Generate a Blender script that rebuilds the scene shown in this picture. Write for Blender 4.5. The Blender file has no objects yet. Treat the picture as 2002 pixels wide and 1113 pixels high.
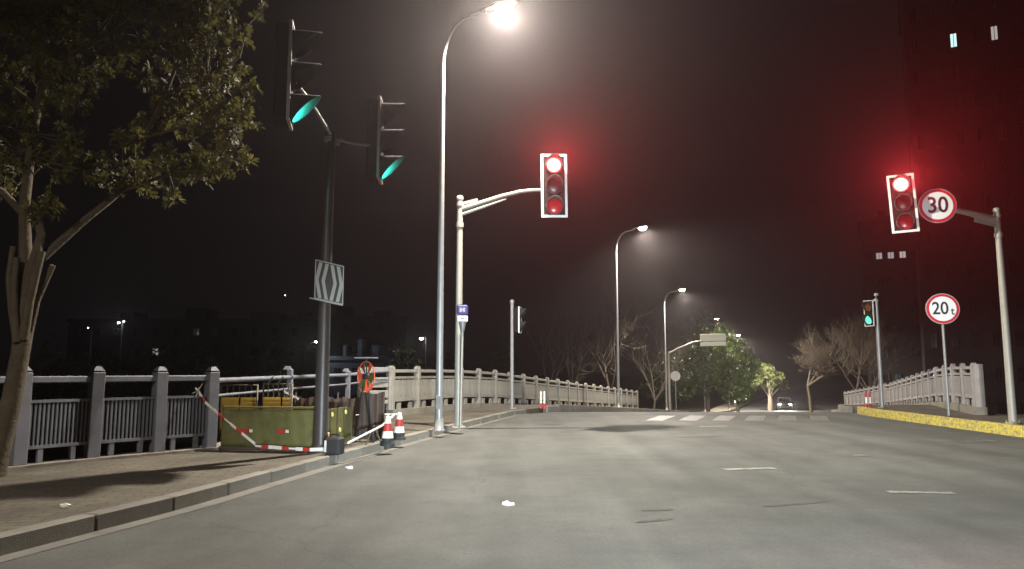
import bpy, bmesh, math, random
from mathutils import Vector, Matrix
R = math.radians
sc = bpy.context.scene
COL = sc.collection
# ------------------------------------------------------------------ camera, sky, exposure
cam_d = bpy.data.cameras.new('camera'); cam = bpy.data.objects.new('camera', cam_d); COL.objects.link(cam)
cam.location = (0, 0, 1.3); cam.rotation_euler = (R(90 + 6.65), 0, 0)
cam_d.lens = 26.0; cam_d.sensor_width = 36.0; cam_d.clip_start = 0.05; cam_d.clip_end = 2000
sc.camera = cam
world = bpy.data.worlds.new('World'); sc.world = world; world.use_nodes = True
bgn = world.node_tree.nodes['Background']
bgn.inputs['Color'].default_value = (1.0, 0.80, 0.90, 1); bgn.inputs['Strength'].default_value = 0.0034
sc.view_settings.view_transform = 'Standard'; sc.view_settings.look = 'None'
sc.view_settings.exposure = 0.0; sc.view_settings.gamma = 1.0; sc.view_settings.use_curve_mapping = False
cy = sc.cycles
cy.use_denoising = True; cy.max_bounces = 5; cy.diffuse_bounces = 2; cy.glossy_bounces = 2
cy.transmission_bounces = 4; cy.volume_bounces = 0; cy.transparent_max_bounces = 6
cy.sample_clamp_indirect = 4.0; cy.caustics_reflective = False; cy.caustics_refractive = False
LAMP_W = 9800.0; LAMP_COL = (1.0, 0.90, 0.77)      # sodium-white street lamps
RED_W = 3700.0
HAZE = 0.00075
rnd = random.Random(7)

# ------------------------------------------------------------------ materials
MAT = {}
def mat(name, col, rough=0.6, metal=0.0, var=0.15, scale=6.0, bump=0.0, bscale=60.0, dirt=None, dirt_amt=0.5, dirt_scale=2.0, spec=0.5, emit=None, est=0.0, objvar=0.0):
    if name in MAT: return MAT[name]
    m = bpy.data.materials.new(name); m.use_nodes = True
    n = m.node_tree.nodes; l = m.node_tree.links; p = n['Principled BSDF']
    p.inputs['Roughness'].default_value = rough; p.inputs['Metallic'].default_value = metal
    p.inputs['Specular IOR Level'].default_value = spec
    tc = n.new('ShaderNodeTexCoord')
    c = list(col) + [1]
    nz = n.new('ShaderNodeTexNoise'); nz.inputs['Scale'].default_value = scale; nz.inputs['Detail'].default_value = 6
    l.new(tc.outputs['Object'], nz.inputs['Vector'])
    mx = n.new('ShaderNodeMix'); mx.data_type = 'RGBA'
    mx.inputs[6].default_value = [v * (1 - var) for v in col] + [1]
    mx.inputs[7].default_value = [min(1, v * (1 + var)) for v in col] + [1]
    l.new(nz.outputs['Fac'], mx.inputs[0]); out = mx.outputs[2]
    if dirt:
        n2 = n.new('ShaderNodeTexNoise'); n2.inputs['Scale'].default_value = dirt_scale; n2.inputs['Detail'].default_value = 8; n2.inputs['Roughness'].default_value = 0.65
        l.new(tc.outputs['Object'], n2.inputs['Vector'])
        rp = n.new('ShaderNodeMapRange'); rp.inputs[1].default_value = 0.5; rp.inputs[2].default_value = 0.68; rp.inputs[3].default_value = 0; rp.inputs[4].default_value = dirt_amt
        l.new(n2.outputs['Fac'], rp.inputs[0])
        m2 = n.new('ShaderNodeMix'); m2.data_type = 'RGBA'; m2.inputs[7].default_value = list(dirt) + [1]
        l.new(rp.outputs[0], m2.inputs[0]); l.new(out, m2.inputs[6]); out = m2.outputs[2]
    if objvar:
        oi = n.new('ShaderNodeObjectInfo'); mr = n.new('ShaderNodeMapRange'); mr.inputs[3].default_value = 1 - objvar; mr.inputs[4].default_value = 1 + objvar
        l.new(oi.outputs['Random'], mr.inputs[0])
        m3 = n.new('ShaderNodeMix'); m3.data_type = 'RGBA'; m3.blend_type = 'MULTIPLY'; m3.inputs[0].default_value = 1
        l.new(out, m3.inputs[6]); l.new(mr.outputs[0], m3.inputs[7]); out = m3.outputs[2]
    l.new(out, p.inputs['Base Color'])
    if bump:
        n3 = n.new('ShaderNodeTexNoise'); n3.inputs['Scale'].default_value = bscale; n3.inputs['Detail'].default_value = 5
        l.new(tc.outputs['Object'], n3.inputs['Vector'])
        b = n.new('ShaderNodeBump'); b.inputs['Strength'].default_value = bump; b.inputs['Distance'].default_value = 0.02
        l.new(n3.outputs['Fac'], b.inputs['Height']); l.new(b.outputs[0], p.inputs['Normal'])
    if emit:
        p.inputs['Emission Color'].default_value = list(emit) + [1]; p.inputs['Emission Strength'].default_value = est
    MAT[name] = m; return m

def asphalt():
    m = bpy.data.materials.new('asphalt'); m.use_nodes = True
    n = m.node_tree.nodes; l = m.node_tree.links; p = n['Principled BSDF']
    tc = n.new('ShaderNodeTexCoord')
    def noise(s, d=6, r=0.55):
        a = n.new('ShaderNodeTexNoise'); a.inputs['Scale'].default_value = s; a.inputs['Detail'].default_value = d; a.inputs['Roughness'].default_value = r
        l.new(tc.outputs['Object'], a.inputs['Vector']); return a.outputs['Fac']
    def ramp(src, a, b, lo, hi):
        r = n.new('ShaderNodeMapRange'); r.inputs[1].default_value = a; r.inputs[2].default_value = b; r.inputs[3].default_value = lo; r.inputs[4].default_value = hi
        l.new(src, r.inputs[0]); return r.outputs[0]
    def mul(a, b):
        x = n.new('ShaderNodeMath'); x.operation = 'MULTIPLY'; l.new(a, x.inputs[0]); l.new(b, x.inputs[1]); return x.outputs[0]
    v = mul(ramp(noise(0.22, 5), .3, .7, .74, 1.24), ramp(noise(1.7, 7, .65), .3, .7, .82, 1.16))
    v = mul(v, ramp(noise(90, 3), .25, .75, .72, 1.28)); v = mul(v, ramp(noise(28, 4, .7), .3, .7, .84, 1.16))
    v = mul(v, ramp(noise(9, 8, .75), .60, .72, 1.0, .80))        # oil specks
    mp = n.new('ShaderNodeMapping'); mp.inputs['Rotation'].default_value = (0, 0, R(14)); mp.inputs['Scale'].default_value = (1.3, .07, 1); l.new(tc.outputs['Object'], mp.inputs['Vector'])
    st = n.new('ShaderNodeTexNoise'); st.inputs['Scale'].default_value = 1.0; st.inputs['Detail'].default_value = 6; l.new(mp.outputs[0], st.inputs['Vector'])
    v = mul(v, ramp(st.outputs['Fac'], .3, .7, .80, 1.18))          # tyre-polished strips along the lanes
    vo = n.new('ShaderNodeTexVoronoi'); vo.feature = 'DISTANCE_TO_EDGE'; vo.inputs['Scale'].default_value = 0.33
    wv = n.new('ShaderNodeTexNoise'); wv.inputs['Scale'].default_value = 1.6; wv.inputs['Detail'].default_value = 6
    l.new(tc.outputs['Object'], wv.inputs['Vector'])
    mxv = n.new('ShaderNodeMix'); mxv.data_type = 'RGBA'; mxv.inputs[0].default_value = 0.35
    l.new(tc.outputs['Object'], mxv.inputs[6]); l.new(wv.outputs['Color'], mxv.inputs[7]); l.new(mxv.outputs[2], vo.inputs['Vector'])
    crack = ramp(vo.outputs['Distance'], 0.0, 0.005, 0.86, 1.0)
    v = mul(v, crack)
    cm = n.new('ShaderNodeMix'); cm.data_type = 'RGBA'; cm.blend_type = 'MULTIPLY'; cm.inputs[0].default_value = 1
    cm.inputs[6].default_value = (0.107, 0.109, 0.103, 1); l.new(v, cm.inputs[7]); l.new(cm.outputs[2], p.inputs['Base Color'])
    l.new(ramp(noise(0.5, 4), .3, .7, .70, .85), p.inputs['Roughness']); p.inputs['Specular IOR Level'].default_value = 0.25
    b = n.new('ShaderNodeBump'); b.inputs['Strength'].default_value = 0.35; b.inputs['Distance'].default_value = 0.012
    l.new(noise(140, 3), b.inputs['Height']); l.new(b.outputs[0], p.inputs['Normal'])
    MAT['asphalt'] = m; return m

def worn(name, col, under, lo=0.42, hi=0.58, scale=9.0, rough=0.6):
    """paint that has worn through to what lies under it"""
    m = bpy.data.materials.new(name); m.use_nodes = True
    n = m.node_tree.nodes; l = m.node_tree.links; p = n['Principled BSDF']; p.inputs['Roughness'].default_value = rough
    tc = n.new('ShaderNodeTexCoord'); a = n.new('ShaderNodeTexNoise'); a.inputs['Scale'].default_value = scale; a.inputs['Detail'].default_value = 8; a.inputs['Roughness'].default_value = 0.7
    oi = n.new('ShaderNodeObjectInfo'); ad = n.new('ShaderNodeVectorMath'); ad.operation = 'ADD'
    l.new(tc.outputs['Object'], ad.inputs[0]); l.new(oi.outputs['Location'], ad.inputs[1]); l.new(ad.outputs[0], a.inputs['Vector'])
    r = n.new('ShaderNodeMapRange'); r.inputs[1].default_value = lo; r.inputs[2].default_value = hi; l.new(a.outputs['Fac'], r.inputs[0])
    mx = n.new('ShaderNodeMix'); mx.data_type = 'RGBA'; mx.inputs[6].default_value = list(under) + [1]; mx.inputs[7].default_value = list(col) + [1]
    l.new(r.outputs[0], mx.inputs[0]); l.new(mx.outputs[2], p.inputs['Base Color'])
    b = n.new('ShaderNodeBump'); b.inputs['Strength'].default_value = 0.3; b.inputs['Distance'].default_value = 0.01
    l.new(a.outputs['Fac'], b.inputs['Height']); l.new(b.outputs[0], p.inputs['Normal'])
    MAT[name] = m; return m

def paving():
    m = bpy.data.materials.new('paving'); m.use_nodes = True
    n = m.node_tree.nodes; l = m.node_tree.links; p = n['Principled BSDF']; p.inputs['Roughness'].default_value = 0.8
    tc = n.new('ShaderNodeTexCoord'); mp = n.new('ShaderNodeMapping'); mp.inputs['Rotation'].default_value = (0, 0, R(-13)); l.new(tc.outputs['Object'], mp.inputs['Vector'])
    br = n.new('ShaderNodeTexBrick'); br.inputs['Scale'].default_value = 4.0; br.inputs['Color1'].default_value = (.128, .110, .082, 1); br.inputs['Color2'].default_value = (.102, .089, .068, 1)
    br.inputs['Mortar'].default_value = (.05, .045, .036, 1); br.inputs['Mortar Size'].default_value = 0.028; br.inputs['Brick Width'].default_value = 1.0; br.inputs['Row Height'].default_value = 0.5
    l.new(mp.outputs[0], br.inputs['Vector'])
    def nz(s, a, b, lo, hi):
        x = n.new('ShaderNodeTexNoise'); x.inputs['Scale'].default_value = s; x.inputs['Detail'].default_value = 8; x.inputs['Roughness'].default_value = .65
        l.new(tc.outputs['Object'], x.inputs['Vector']); r = n.new('ShaderNodeMapRange')
        r.inputs[1].default_value = a; r.inputs[2].default_value = b; r.inputs[3].default_value = lo; r.inputs[4].default_value = hi
        l.new(x.outputs['Fac'], r.inputs[0]); return r.outputs[0]
    out = br.outputs['Color']
    for args in ((0.9, .35, .65, .65, 1.15), (5, .35, .65, .85, 1.12), (60, .3, .7, .85, 1.15)):
        k = n.new('ShaderNodeMix'); k.data_type = 'RGBA'; k.blend_type = 'MULTIPLY'; k.inputs[0].default_value = 1
        l.new(out, k.inputs[6]); l.new(nz(*args), k.inputs[7]); out = k.outputs[2]
    l.new(out, p.inputs['Base Color'])
    b = n.new('ShaderNodeBump'); b.inputs['Strength'].default_value = 0.4; b.inputs['Distance'].default_value = 0.008
    l.new(br.outputs['Fac'], b.inputs['Height']); b.invert = True; l.new(b.outputs[0], p.inputs['Normal'])
    MAT['paving'] = m; return m

def foliage(name, c1, c2, rough=0.45):
    m = bpy.data.materials.new(name); m.use_nodes = True
    n = m.node_tree.nodes; l = m.node_tree.links; p = n['Principled BSDF']; p.inputs['Roughness'].default_value = rough
    g = n.new('ShaderNodeNewGeometry'); mx = n.new('ShaderNodeMix'); mx.data_type = 'RGBA'
    mx.inputs[6].default_value = list(c1) + [1]; mx.inputs[7].default_value = list(c2) + [1]
    l.new(g.outputs['Random Per Island'], mx.inputs[0]); l.new(mx.outputs[2], p.inputs['Base Color'])
    tr = n.new('ShaderNodeBsdfTranslucent'); l.new(mx.outputs[2], tr.inputs['Color'])
    ms = n.new('ShaderNodeMixShader'); ms.inputs[0].default_value = 0.3
    l.new(p.outputs[0], ms.inputs[1]); l.new(tr.outputs[0], ms.inputs[2]); l.new(ms.outputs[0], n['Material Output'].inputs['Surface'])
    MAT[name] = m; return m

def glow(name, col, s):
    m = bpy.data.materials.new(name); m.use_nodes = True
    n = m.node_tree.nodes; p = n['Principled BSDF']; p.inputs['Base Color'].default_value = (0.1, 0.1, 0.1, 1)
    p.inputs['Emission Color'].default_value = list(col) + [1]; p.inputs['Emission Strength'].default_value = s
    MAT[name] = m; return m

asphalt(); paving()
worn('road_paint', (.40, .395, .37), (.14, .137, .13), .40, .66, 7)
worn('faded_paint', (.27, .267, .25), (.125, .123, .118), .42, .68, 6)
worn('ghost_paint', (.13, .129, .123), (.108, .109, .104), .50, .70, 5)
worn('yellow_kerb', (.58, .45, .05), (.22, .19, .12), .38, .58, 8, .75)
mat('kerb_stone', (.20, .19, .165), .8, var=.2, scale=8, bump=.3, bscale=50, dirt=(.09, .08, .06), dirt_amt=.7, objvar=.15)
mat('gutter', (.17, .165, .15), .75, var=.2, scale=5, bump=.2, dirt=(.09, .085, .075), dirt_amt=.6)
worn('tar', (.05, .05, .048), (.11, .11, .105), .38, .62, 14, .95)
mat('rail_grey', (.165, .175, .21), .65, var=.25, scale=4, bump=.12, bscale=90, dirt=(.10, .09, .075), dirt_amt=.55, dirt_scale=3, objvar=.06)
mat('rail_cream', (.25, .235, .205), .7, var=.22, scale=4, bump=.12, bscale=70, dirt=(.13, .11, .085), dirt_amt=.55, dirt_scale=3, objvar=.06)
mat('rail_pink', (.30, .28, .275), .7, var=.15, scale=4, bump=.12, bscale=70, dirt=(.15, .12, .10), dirt_amt=.5, dirt_scale=3, objvar=.06)
mat('concrete', (.22, .20, .165), .85, var=.2, scale=3, bump=.3, bscale=35, dirt=(.09, .085, .06), dirt_amt=.6)
mat('pole_grey', (.27, .27, .27), .42, .25, var=.1, scale=5, dirt=(.20, .18, .15), dirt_amt=.45, dirt_scale=6)
mat('pole_cream', (.34, .318, .275), .45, .1, var=.1, scale=5, dirt=(.30, .26, .20), dirt_amt=.4, dirt_scale=6)
mat('pole_dark', (.060, .052, .050), .42, .1, var=.15, scale=5, dirt=(.08, .07, .06), dirt_amt=.5, dirt_scale=7)
mat('white_border', (.72, .70, .66), .5, var=.08, dirt=(.4, .37, .33), dirt_amt=.4, dirt_scale=8)
mat('black_housing', (.014, .013, .013), .85, var=.2, spec=.12)
mat('visor_black', (.030, .030, .031), .85, var=.2, spec=.12)
mat('dull_edge', (.22, .19, .18), .6, var=.2)
mat('visor_grey', (.085, .08, .08), .8, var=.2, spec=.15)
mat('black_rubber', (.022, .022, .023), .7, var=.3, bump=.2)
mat('sign_white', (.82, .82, .84), .4, var=.04, scale=4)
mat('sign_red', (.52, .015, .03), .45, var=.1)
mat('sign_black', (.012, .012, .02), .45, var=.1)
mat('chevron_white', (.42, .40, .39), .45, var=.12, dirt=(.3, .28, .26), dirt_amt=.5)
mat('chevron_black', (.03, .025, .025), .5, var=.2)
mat('sign_blue', (.06, .05, .20), .45, var=.12)
mat('board_cream', (.85, .82, .68), .5, var=.05)
mat('red_plastic', (.45, .03, .025), .5, var=.15)
mat('cone_red', (.40, .03, .03), .55, var=.2, dirt=(.2, .05, .04), dirt_amt=.5, dirt_scale=12)
mat('white_plastic', (.78, .76, .72), .45, var=.08, dirt=(.45, .42, .36), dirt_amt=.5, dirt_scale=14)
mat('yellow_dot', (.80, .68, .22), .35, var=.1)
mat('yellow_plate', (.55, .33, .04), .55, var=.15, scale=5, dirt=(.25, .15, .04), dirt_amt=.6, dirt_scale=6)
mat('green_sheet', (.135, .132, .044), .5, var=.3, scale=3, dirt=(.07, .066, .032), dirt_amt=.75, dirt_scale=4.5)
mat('brown_sheet', (.085, .058, .045), .8, var=.3, scale=4, bump=.3, bscale=20)
mat('rust_steel', (.11, .085, .06), .6, .3, var=.3, scale=8)
mat('orange_vane', (.75, .12, .05), .4, var=.15)
mat('olive_vane', (.10, .085, .02), .5, var=.2)
mat('bark', (.085, .066, .042), .9, var=.45, scale=7, bump=.7, bscale=22, dirt=(.09, .07, .05), dirt_amt=.6, dirt_scale=5)
mat('bark_dark', (.10, .08, .06), .9, var=.3, scale=5, bump=.5, bscale=18)
mat('bark_pale', (.30, .25, .19), .9, var=.3, scale=5, bump=.5, bscale=18)
mat('bark_brown', (.15, .12, .085), .9, var=.3, scale=5, bump=.5, bscale=18)
mat('cut_wood', (.16, .12, .075), .8, var=.25)
foliage('leaf_warm', (.062, .066, .016), (.15, .128, .04), .7)
foliage('leaf_dark', (.025, .045, .012), (.06, .09, .02))
foliage('leaf_fresh', (.08, .105, .022), (.15, .17, .05))
mat('soil', (.05, .045, .032), .95, var=.4, scale=.5, bump=.5, bscale=4)
mat('river', (.006, .007, .009), .12, var=.1, bump=.25, bscale=1.5)
mat('tower_wall', (.016, .014, .014), .85, var=.15, scale=.4)
mat('block_wall', (.016, .015, .015), .85, var=.15, scale=.4)
mat('blue_wall', (.05, .065, .09), .7, var=.25, scale=.6)
mat('dark_glass', (.012, .013, .016), .12, var=.1)
mat('car_paint', (.08, .085, .09), .3, .3, var=.05)
mat('car_white', (.55, .55, .55), .3, .1, var=.05)
mat('tyre', (.02, .02, .02), .8, var=.2)
mat('litter', (.75, .74, .70), .7, var=.1)
glow('lamp_lens', (1, .93, .74), 60)
glow('red_lens_lit', (1, .10, .08), 30)
_m = MAT['red_lens_lit']; _n = _m.node_tree.nodes; _l = _m.node_tree.links; _p = _n['Principled BSDF']   # LED cluster: hot middle, redder rim
_tc = _n.new('ShaderNodeTexCoord'); _g = _n.new('ShaderNodeVectorMath'); _g.operation = 'LENGTH'; _l.new(_tc.outputs['Object'], _g.inputs[0])
_r = _n.new('ShaderNodeMapRange'); _r.inputs[1].default_value = .07; _r.inputs[2].default_value = .165; _l.new(_g.outputs['Value'], _r.inputs[0])
_x = _n.new('ShaderNodeMix'); _x.data_type = 'RGBA'; _x.inputs[6].default_value = (1, .12, .09, 1); _x.inputs[7].default_value = (.6, .006, .008, 1)
_l.new(_r.outputs[0], _x.inputs[0]); _l.new(_x.outputs[2], _p.inputs['Emission Color'])
mat('red_lens_off', (.42, .012, .018), .25, var=.1)
mat('dark_lens', (.05, .008, .008), .35, var=.1)
mat('amber_lens_off', (.12, .05, .01), .25, var=.1)
mat('green_lens_off', (.03, .07, .05), .25, var=.1)
glow('green_lens_lit', (.05, 1, .74), 260)
glow('green_lens_small', (.08, .9, .55), 1.3)
glow('far_lamp', (.95, 1, .98), 30)
glow('warm_far_lamp', (1, .9, .65), 30)
glow('window_cool', (.62, .95, .92), 1.2)
glow('window_pale', (.75, .68, .66), .55)
glow('window_dim', (.65, .60, .62), .5)
glow('headlight_glow', (1, .97, .9), 40)

# ------------------------------------------------------------------ mesh helpers
class B:
    def __init__(s): s.v = []; s.f = []; s.sm = []
    def add(s, vs, fs, M=None, smooth=False):
        o = len(s.v)
        for p in vs: s.v.append(tuple(M @ Vector(p)) if M else tuple(p))
        for f in fs: s.f.append(tuple(i + o for i in f)); s.sm.append(smooth)
        return s
    def box(s, c, d, M=None, bev=0.0, top=1.0):
        x, y, z = (k / 2 for k in d)
        if bev <= 0:
            vs = [(c[0] + a * x * (top if e > 0 else 1), c[1] + b * y * (top if e > 0 else 1), c[2] + e * z) for e in (-1, 1) for a, b in ((-1, -1), (1, -1), (1, 1), (-1, 1))]
            return s.add(vs, [(3, 2, 1, 0), (4, 5, 6, 7), (0, 1, 5, 4), (1, 2, 6, 5), (2, 3, 7, 6), (3, 0, 4, 7)], M)
        bm = bmesh.new(); bmesh.ops.create_cube(bm, size=1)
        for v in bm.verts: v.co = Vector((c[0] + v.co.x * d[0], c[1] + v.co.y * d[1], c[2] + v.co.z * d[2]))
        bmesh.ops.bevel(bm, geom=list(bm.edges), offset=bev, segments=1, affect='EDGES')
        bm.verts.index_update()
        s.add([v.co[:] for v in bm.verts], [tuple(v.index for v in f.verts) for f in bm.faces], M); bm.free(); return s
    def tube(s, pts, rad, n=10, M=None, cap=True):
        P = [Vector(p) for p in pts]
        if not hasattr(rad, '__len__'): rad = [rad] * len(P)
        vs = []; fs = []; u = None
        for i, p in enumerate(P):
            d = ((P[min(i + 1, len(P) - 1)] - P[max(i - 1, 0)])).normalized()
            if u is None: u = d.orthogonal().normalized()
            u = (u - d * u.dot(d)).normalized(); w = d.cross(u)
            for k in range(n):
                a = 2 * math.pi * k / n; vs.append(p + (u * math.cos(a) + w * math.sin(a)) * rad[i])
        for i in range(len(P) - 1):
            for k in range(n): fs.append((i * n + k, i * n + (k + 1) % n, (i + 1) * n + (k + 1) % n, (i + 1) * n + k))
        s.add(vs, fs, M, True)
        if cap:
            s.add(vs[:n], [tuple(reversed(range(n)))], M); s.add(vs[-n:], [tuple(range(n))], M)
        return s
    def lathe(s, prof, n=16, M=None, smooth=True):
        vs = []; fs = []
        for r, z in prof:
            for k in range(n): a = 2 * math.pi * k / n; vs.append((r * math.cos(a), r * math.sin(a), z))
        for i in range(len(prof) - 1):
            for k in range(n): fs.append((i * n + k, i * n + (k + 1) % n, (i + 1) * n + (k + 1) % n, (i + 1) * n + k))
        s.add(vs, fs, M, smooth)
        s.add(vs[:n], [tuple(reversed(range(n)))], M); s.add(vs[-n:], [tuple(range(n))], M); return s
    def prism(s, poly, y0, y1, M=None):
        """polygon in x-z, extruded along y from y0 to y1"""
        n = len(poly); vs = [(x, y0, z) for x, z in poly] + [(x, y1, z) for x, z in poly]
        fs = [tuple(range(n)), tuple(reversed(range(n, 2 * n)))] + [(i, i + n, (i + 1) % n + n, (i + 1) % n) for i in range(n)]
        return s.add(vs, fs, M)
    def mesh(s, name, m):
        me = bpy.data.meshes.new(name); me.from_pydata(s.v, [], s.f); me.polygons.foreach_set('use_smooth', s.sm)
        bm = bmesh.new(); bm.from_mesh(me); bmesh.ops.recalc_face_normals(bm, faces=bm.faces) if len(s.f) < 20000 else None; bm.to_mesh(me); bm.free()
        me.materials.append(MAT[m]); return me
    def obj(s, name, m, parent=None, loc=None, rot=None):
        return link(name, s.mesh(name, m), parent, loc, rot)
def link(name, data, parent=None, loc=None, rot=None):
    o = bpy.data.objects.new(name, data); COL.objects.link(o)
    if parent: o.parent = parent
    if loc is not None: o.location = loc
    if rot is not None: o.rotation_euler = rot
    return o
def tag(o, label, cat, group=None):
    o['label'] = label; o['category'] = cat
    if group: o['group'] = group
    return o
def thing(name, label, cat, loc=(0, 0, 0), rz=0.0, group=None):
    return tag(link(name, None, None, loc, (0, 0, rz)), label, cat, group)
def struct(o): o['kind'] = 'structure'; return o
def RX(a): return Matrix.Rotation(a, 4, 'X')
def RY(a): return Matrix.Rotation(a, 4, 'Y')
def RZ(a): return Matrix.Rotation(a, 4, 'Z')
def T(x, y, z): return Matrix.Translation((x, y, z))
def lamp(name, kind, loc, power, col, radius, parent=None, rot=None, size=None, blend=None):
    d = bpy.data.lights.new(name, kind); d.energy = power; d.color = col; d.shadow_soft_size = radius
    if kind == 'SPOT': d.spot_size = size; d.spot_blend = blend
    o = link(name, d, parent, loc, rot); return o
def text_mesh(txt, size, name, m, parent, M, bold=0.0, sx=1.0):
    cu = bpy.data.curves.new('t', 'FONT'); cu.body = txt; cu.size = size; cu.align_x = 'CENTER'; cu.align_y = 'CENTER'; cu.offset = bold; cu.extrude = 0.002; cu.resolution_u = 4
    o = bpy.data.objects.new('t', cu); COL.objects.link(o)
    bpy.context.view_layer.update()
    me = bpy.data.meshes.new_from_object(o.evaluated_get(bpy.context.evaluated_depsgraph_get()))
    bpy.data.objects.remove(o); bpy.data.curves.remove(cu)
    me.transform(M @ Matrix.Diagonal((sx, 1, 1, 1))); me.materials.clear(); me.materials.append(MAT[m]); me.name = name
    return link(name, me, parent)

# ------------------------------------------------------------------ lie of the land
def interp(pts):
    def f(y):
        if y <= pts[0][0]: return pts[0][1]
        for (a, va), (b, vb) in zip(pts, pts[1:]):
            if y <= b: return va + (vb - va) * (y - a) / (b - a)
        return pts[-1][1]
    return f
def prof(y):
    if y < 22: return 0.0
    if y < 26: return -0.06 * (y - 22) ** 2 / 8
    if y < 72: return -0.12 - 0.06 * (y - 26)
    if y < 92:
        t = y - 72; return -2.88 - 0.06 * t + 0.0015 * t * t
    return -3.48
KL = interp([(-30, -12.5), (0, -5.0), (5.4, -3.6), (7.34, -3.08), (10.56, -2.48), (13.1, -1.98), (17, -1.13), (22, 0.05), (24.6, 1.3), (35.5, 5.45), (53.3, 11.5), (95, 29), (260, 100)])
KR = interp([(-30, 9.6), (14.7, 10.0), (17.6, 10.12), (22, 10.35), (26, 11.3), (37, 16.6), (51, 21.7), (60, 25.6), (95, 41), (260, 115)])
LR = interp([(-30, -19), (0, -11.2), (7.5, -7.0), (9.15, -6.12), (11.25, -4.66), (15, -4.62), (18, -4.1), (19.5, -3.35), (31, 1.25), (47, 7.65), (95, 26), (260, 92)])
RRB = interp([(20.3, 12.75), (37, 18.95), (51, 23.0), (60, 29), (95, 46), (260, 125)])
def hs(y): return 0.13 if y < 23.6 else (0.25 if y > 26 else 0.13 + 0.05 * (y - 23.6))
def frange(a, b, n): return [a + (b - a) * i / n for i in range(n + 1)]
YS = frange(-30, 20, 100) + frange(20.5, 40, 60) + frange(41, 100, 60) + frange(110, 260, 15)
def sheet(name, m, fl, fr, fz, ys, nx=8, skirt=0.0):
    b = B(); vs = []; fs = []
    for y in ys:
        l, r = fl(y), fr(y); z = fz(y)
        row = [(l + (r - l) * i / nx, y, z) for i in range(nx + 1)]
        if skirt: row = [(l, y, z - skirt)] + row + [(r, y, z - skirt)]
        vs += row
    w = nx + 1 + (2 if skirt else 0)
    for j in range(len(ys) - 1):
        for i in range(w - 1): fs.append((j * w + i, j * w + i + 1, (j + 1) * w + i + 1, (j + 1) * w + i))
    return struct(b.add(vs, fs).obj(name, m))
road = sheet('road', 'asphalt', lambda y: KL(y) - .02, lambda y: KR(y) + .02, prof, YS, 12)
sheet('sidewalk_left', 'paving', LR, lambda y: KL(y) - .16, lambda y: prof(y) + hs(y), YS, 8, skirt=5.0)
sheet('sidewalk_right', 'paving', lambda y: KR(y) + .16, lambda y: 60, lambda y: prof(y) + hs(y), [y for y in YS if y < 20.2] + [20.3], 8, skirt=5.0)
sheet('sidewalk_bridge', 'paving', lambda y: KR(y) + .16, RRB, lambda y: prof(y) + hs(y) - .001, [20.3] + [y for y in YS if y > 20.3], 4, skirt=5.0)
struct(B().add([(-300, -40, -4.6), (300, -40, -4.6), (300, 62, -4.6), (-300, 62, -4.6)], [(0, 1, 2, 3)]).obj('water', 'river'))
g = B(); g.add([(-400, 56, -4.0), (500, 56, -4.0), (500, 900, -3.9), (-400, 900, -3.9), (-400, 55, -6), (500, 55, -6)], [(0, 1, 2, 3), (4, 5, 1, 0)])
struct(g.obj('ground_far', 'soil'))

# kerbs: one stone after another
def kerb(name, fn, y0, y1, side, m, length, h0=0.0, proud=0.006):
    root = struct(link(name, None)); base = None
    pts = []; y = y0
    while y < y1:
        pts.append((fn(y), y)); d = (fn(y + .1) - fn(y)) / .1
        y += length / math.sqrt(1 + d * d)
    for i, ((xa, ya), (xb, yb)) in enumerate(zip(pts, pts[1:])):
        L = math.hypot(xb - xa, yb - ya); h = hs((ya + yb) / 2) + proud
        if base is None:
            base = B().box((.5, 0, .3), (1, .16, 1.4), bev=.022).mesh('kerb_stone', m)
        o = link('kerb_stone', base, root)
        a = math.atan2(yb - ya, xb - xa)
        za = prof(ya); zb = prof(yb)
        # mesh top sits at z = 1.0
        o.location = (xa - side * .08 * math.sin(a), ya + side * .08 * math.cos(a), za + h - .40 + rnd.uniform(-.004, .004))
        o.rotation_euler = (rnd.uniform(-.012, .012), -math.atan2(zb - za, L), a + rnd.uniform(-.006, .006))
        o.scale = (L - .006, 1, .4)
    return root
kerb('kerb_left', KL, -6, 23.2, 1, 'kerb_stone', .9)
kerb('kerb_bridge_left', KL, 24.3, 60, 1, 'kerb_stone', 1.2)
kerb('kerb_right', KR, 5, 23.4, -1, 'yellow_kerb', .75, 0, .09)
kerb('kerb_bridge_right', KR, 24.2, 60, -1, 'kerb_stone', 1.2)
sheet('gutter', 'gutter', lambda y: KL(y) - .01, lambda y: KL(y) + .17, lambda y: prof(y) + .004, [y for y in YS if -8 < y < 23], 1)

# markings painted on the road
def patch(name, m, x0, y0, x1, y1, w, z=.005):
    """a strip from (x0,y0) to (x1,y1), wobbling a little at its rim"""
    d = Vector((x1 - x0, y1 - y0)); L = d.length; d.normalize(); nn = Vector((-d.y, d.x)); b = B(); vs = []
    k = 10
    for i in range(k + 1):
        t = i / k; taper = 1 if m != 'tar' else min(1, 4 * t + .1, 4 * (1 - t) + .1)
        for sg in (-1, 1):
            q = Vector((x0, y0)) + d * L * t + nn * sg * (w / 2 * taper + rnd.uniform(-.012, .012))
            vs.append((q.x, q.y, prof(q.y) + z))
    b.add(vs, [(2 * i, 2 * i + 1, 2 * i + 3, 2 * i + 2) for i in range(k)])
    return b.obj(name, m, road)
for i in range(6):
    x = 8.47 - .87 * i
    patch('crosswalk_stripe', 'faded_paint' if i < 4 else 'ghost_paint', x - .42, 19.6, x + .42, 21.8, .46)
patch('lane_mark', 'road_paint', 2.8, 10.0, 3.52, 10.14, .17)
patch('lane_mark', 'road_paint', 4.05, 8.18, 4.72, 8.10, .13)
patch('lane_mark', 'faded_paint', 8.3, 13.9, 9.0, 14.0, .15)
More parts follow.
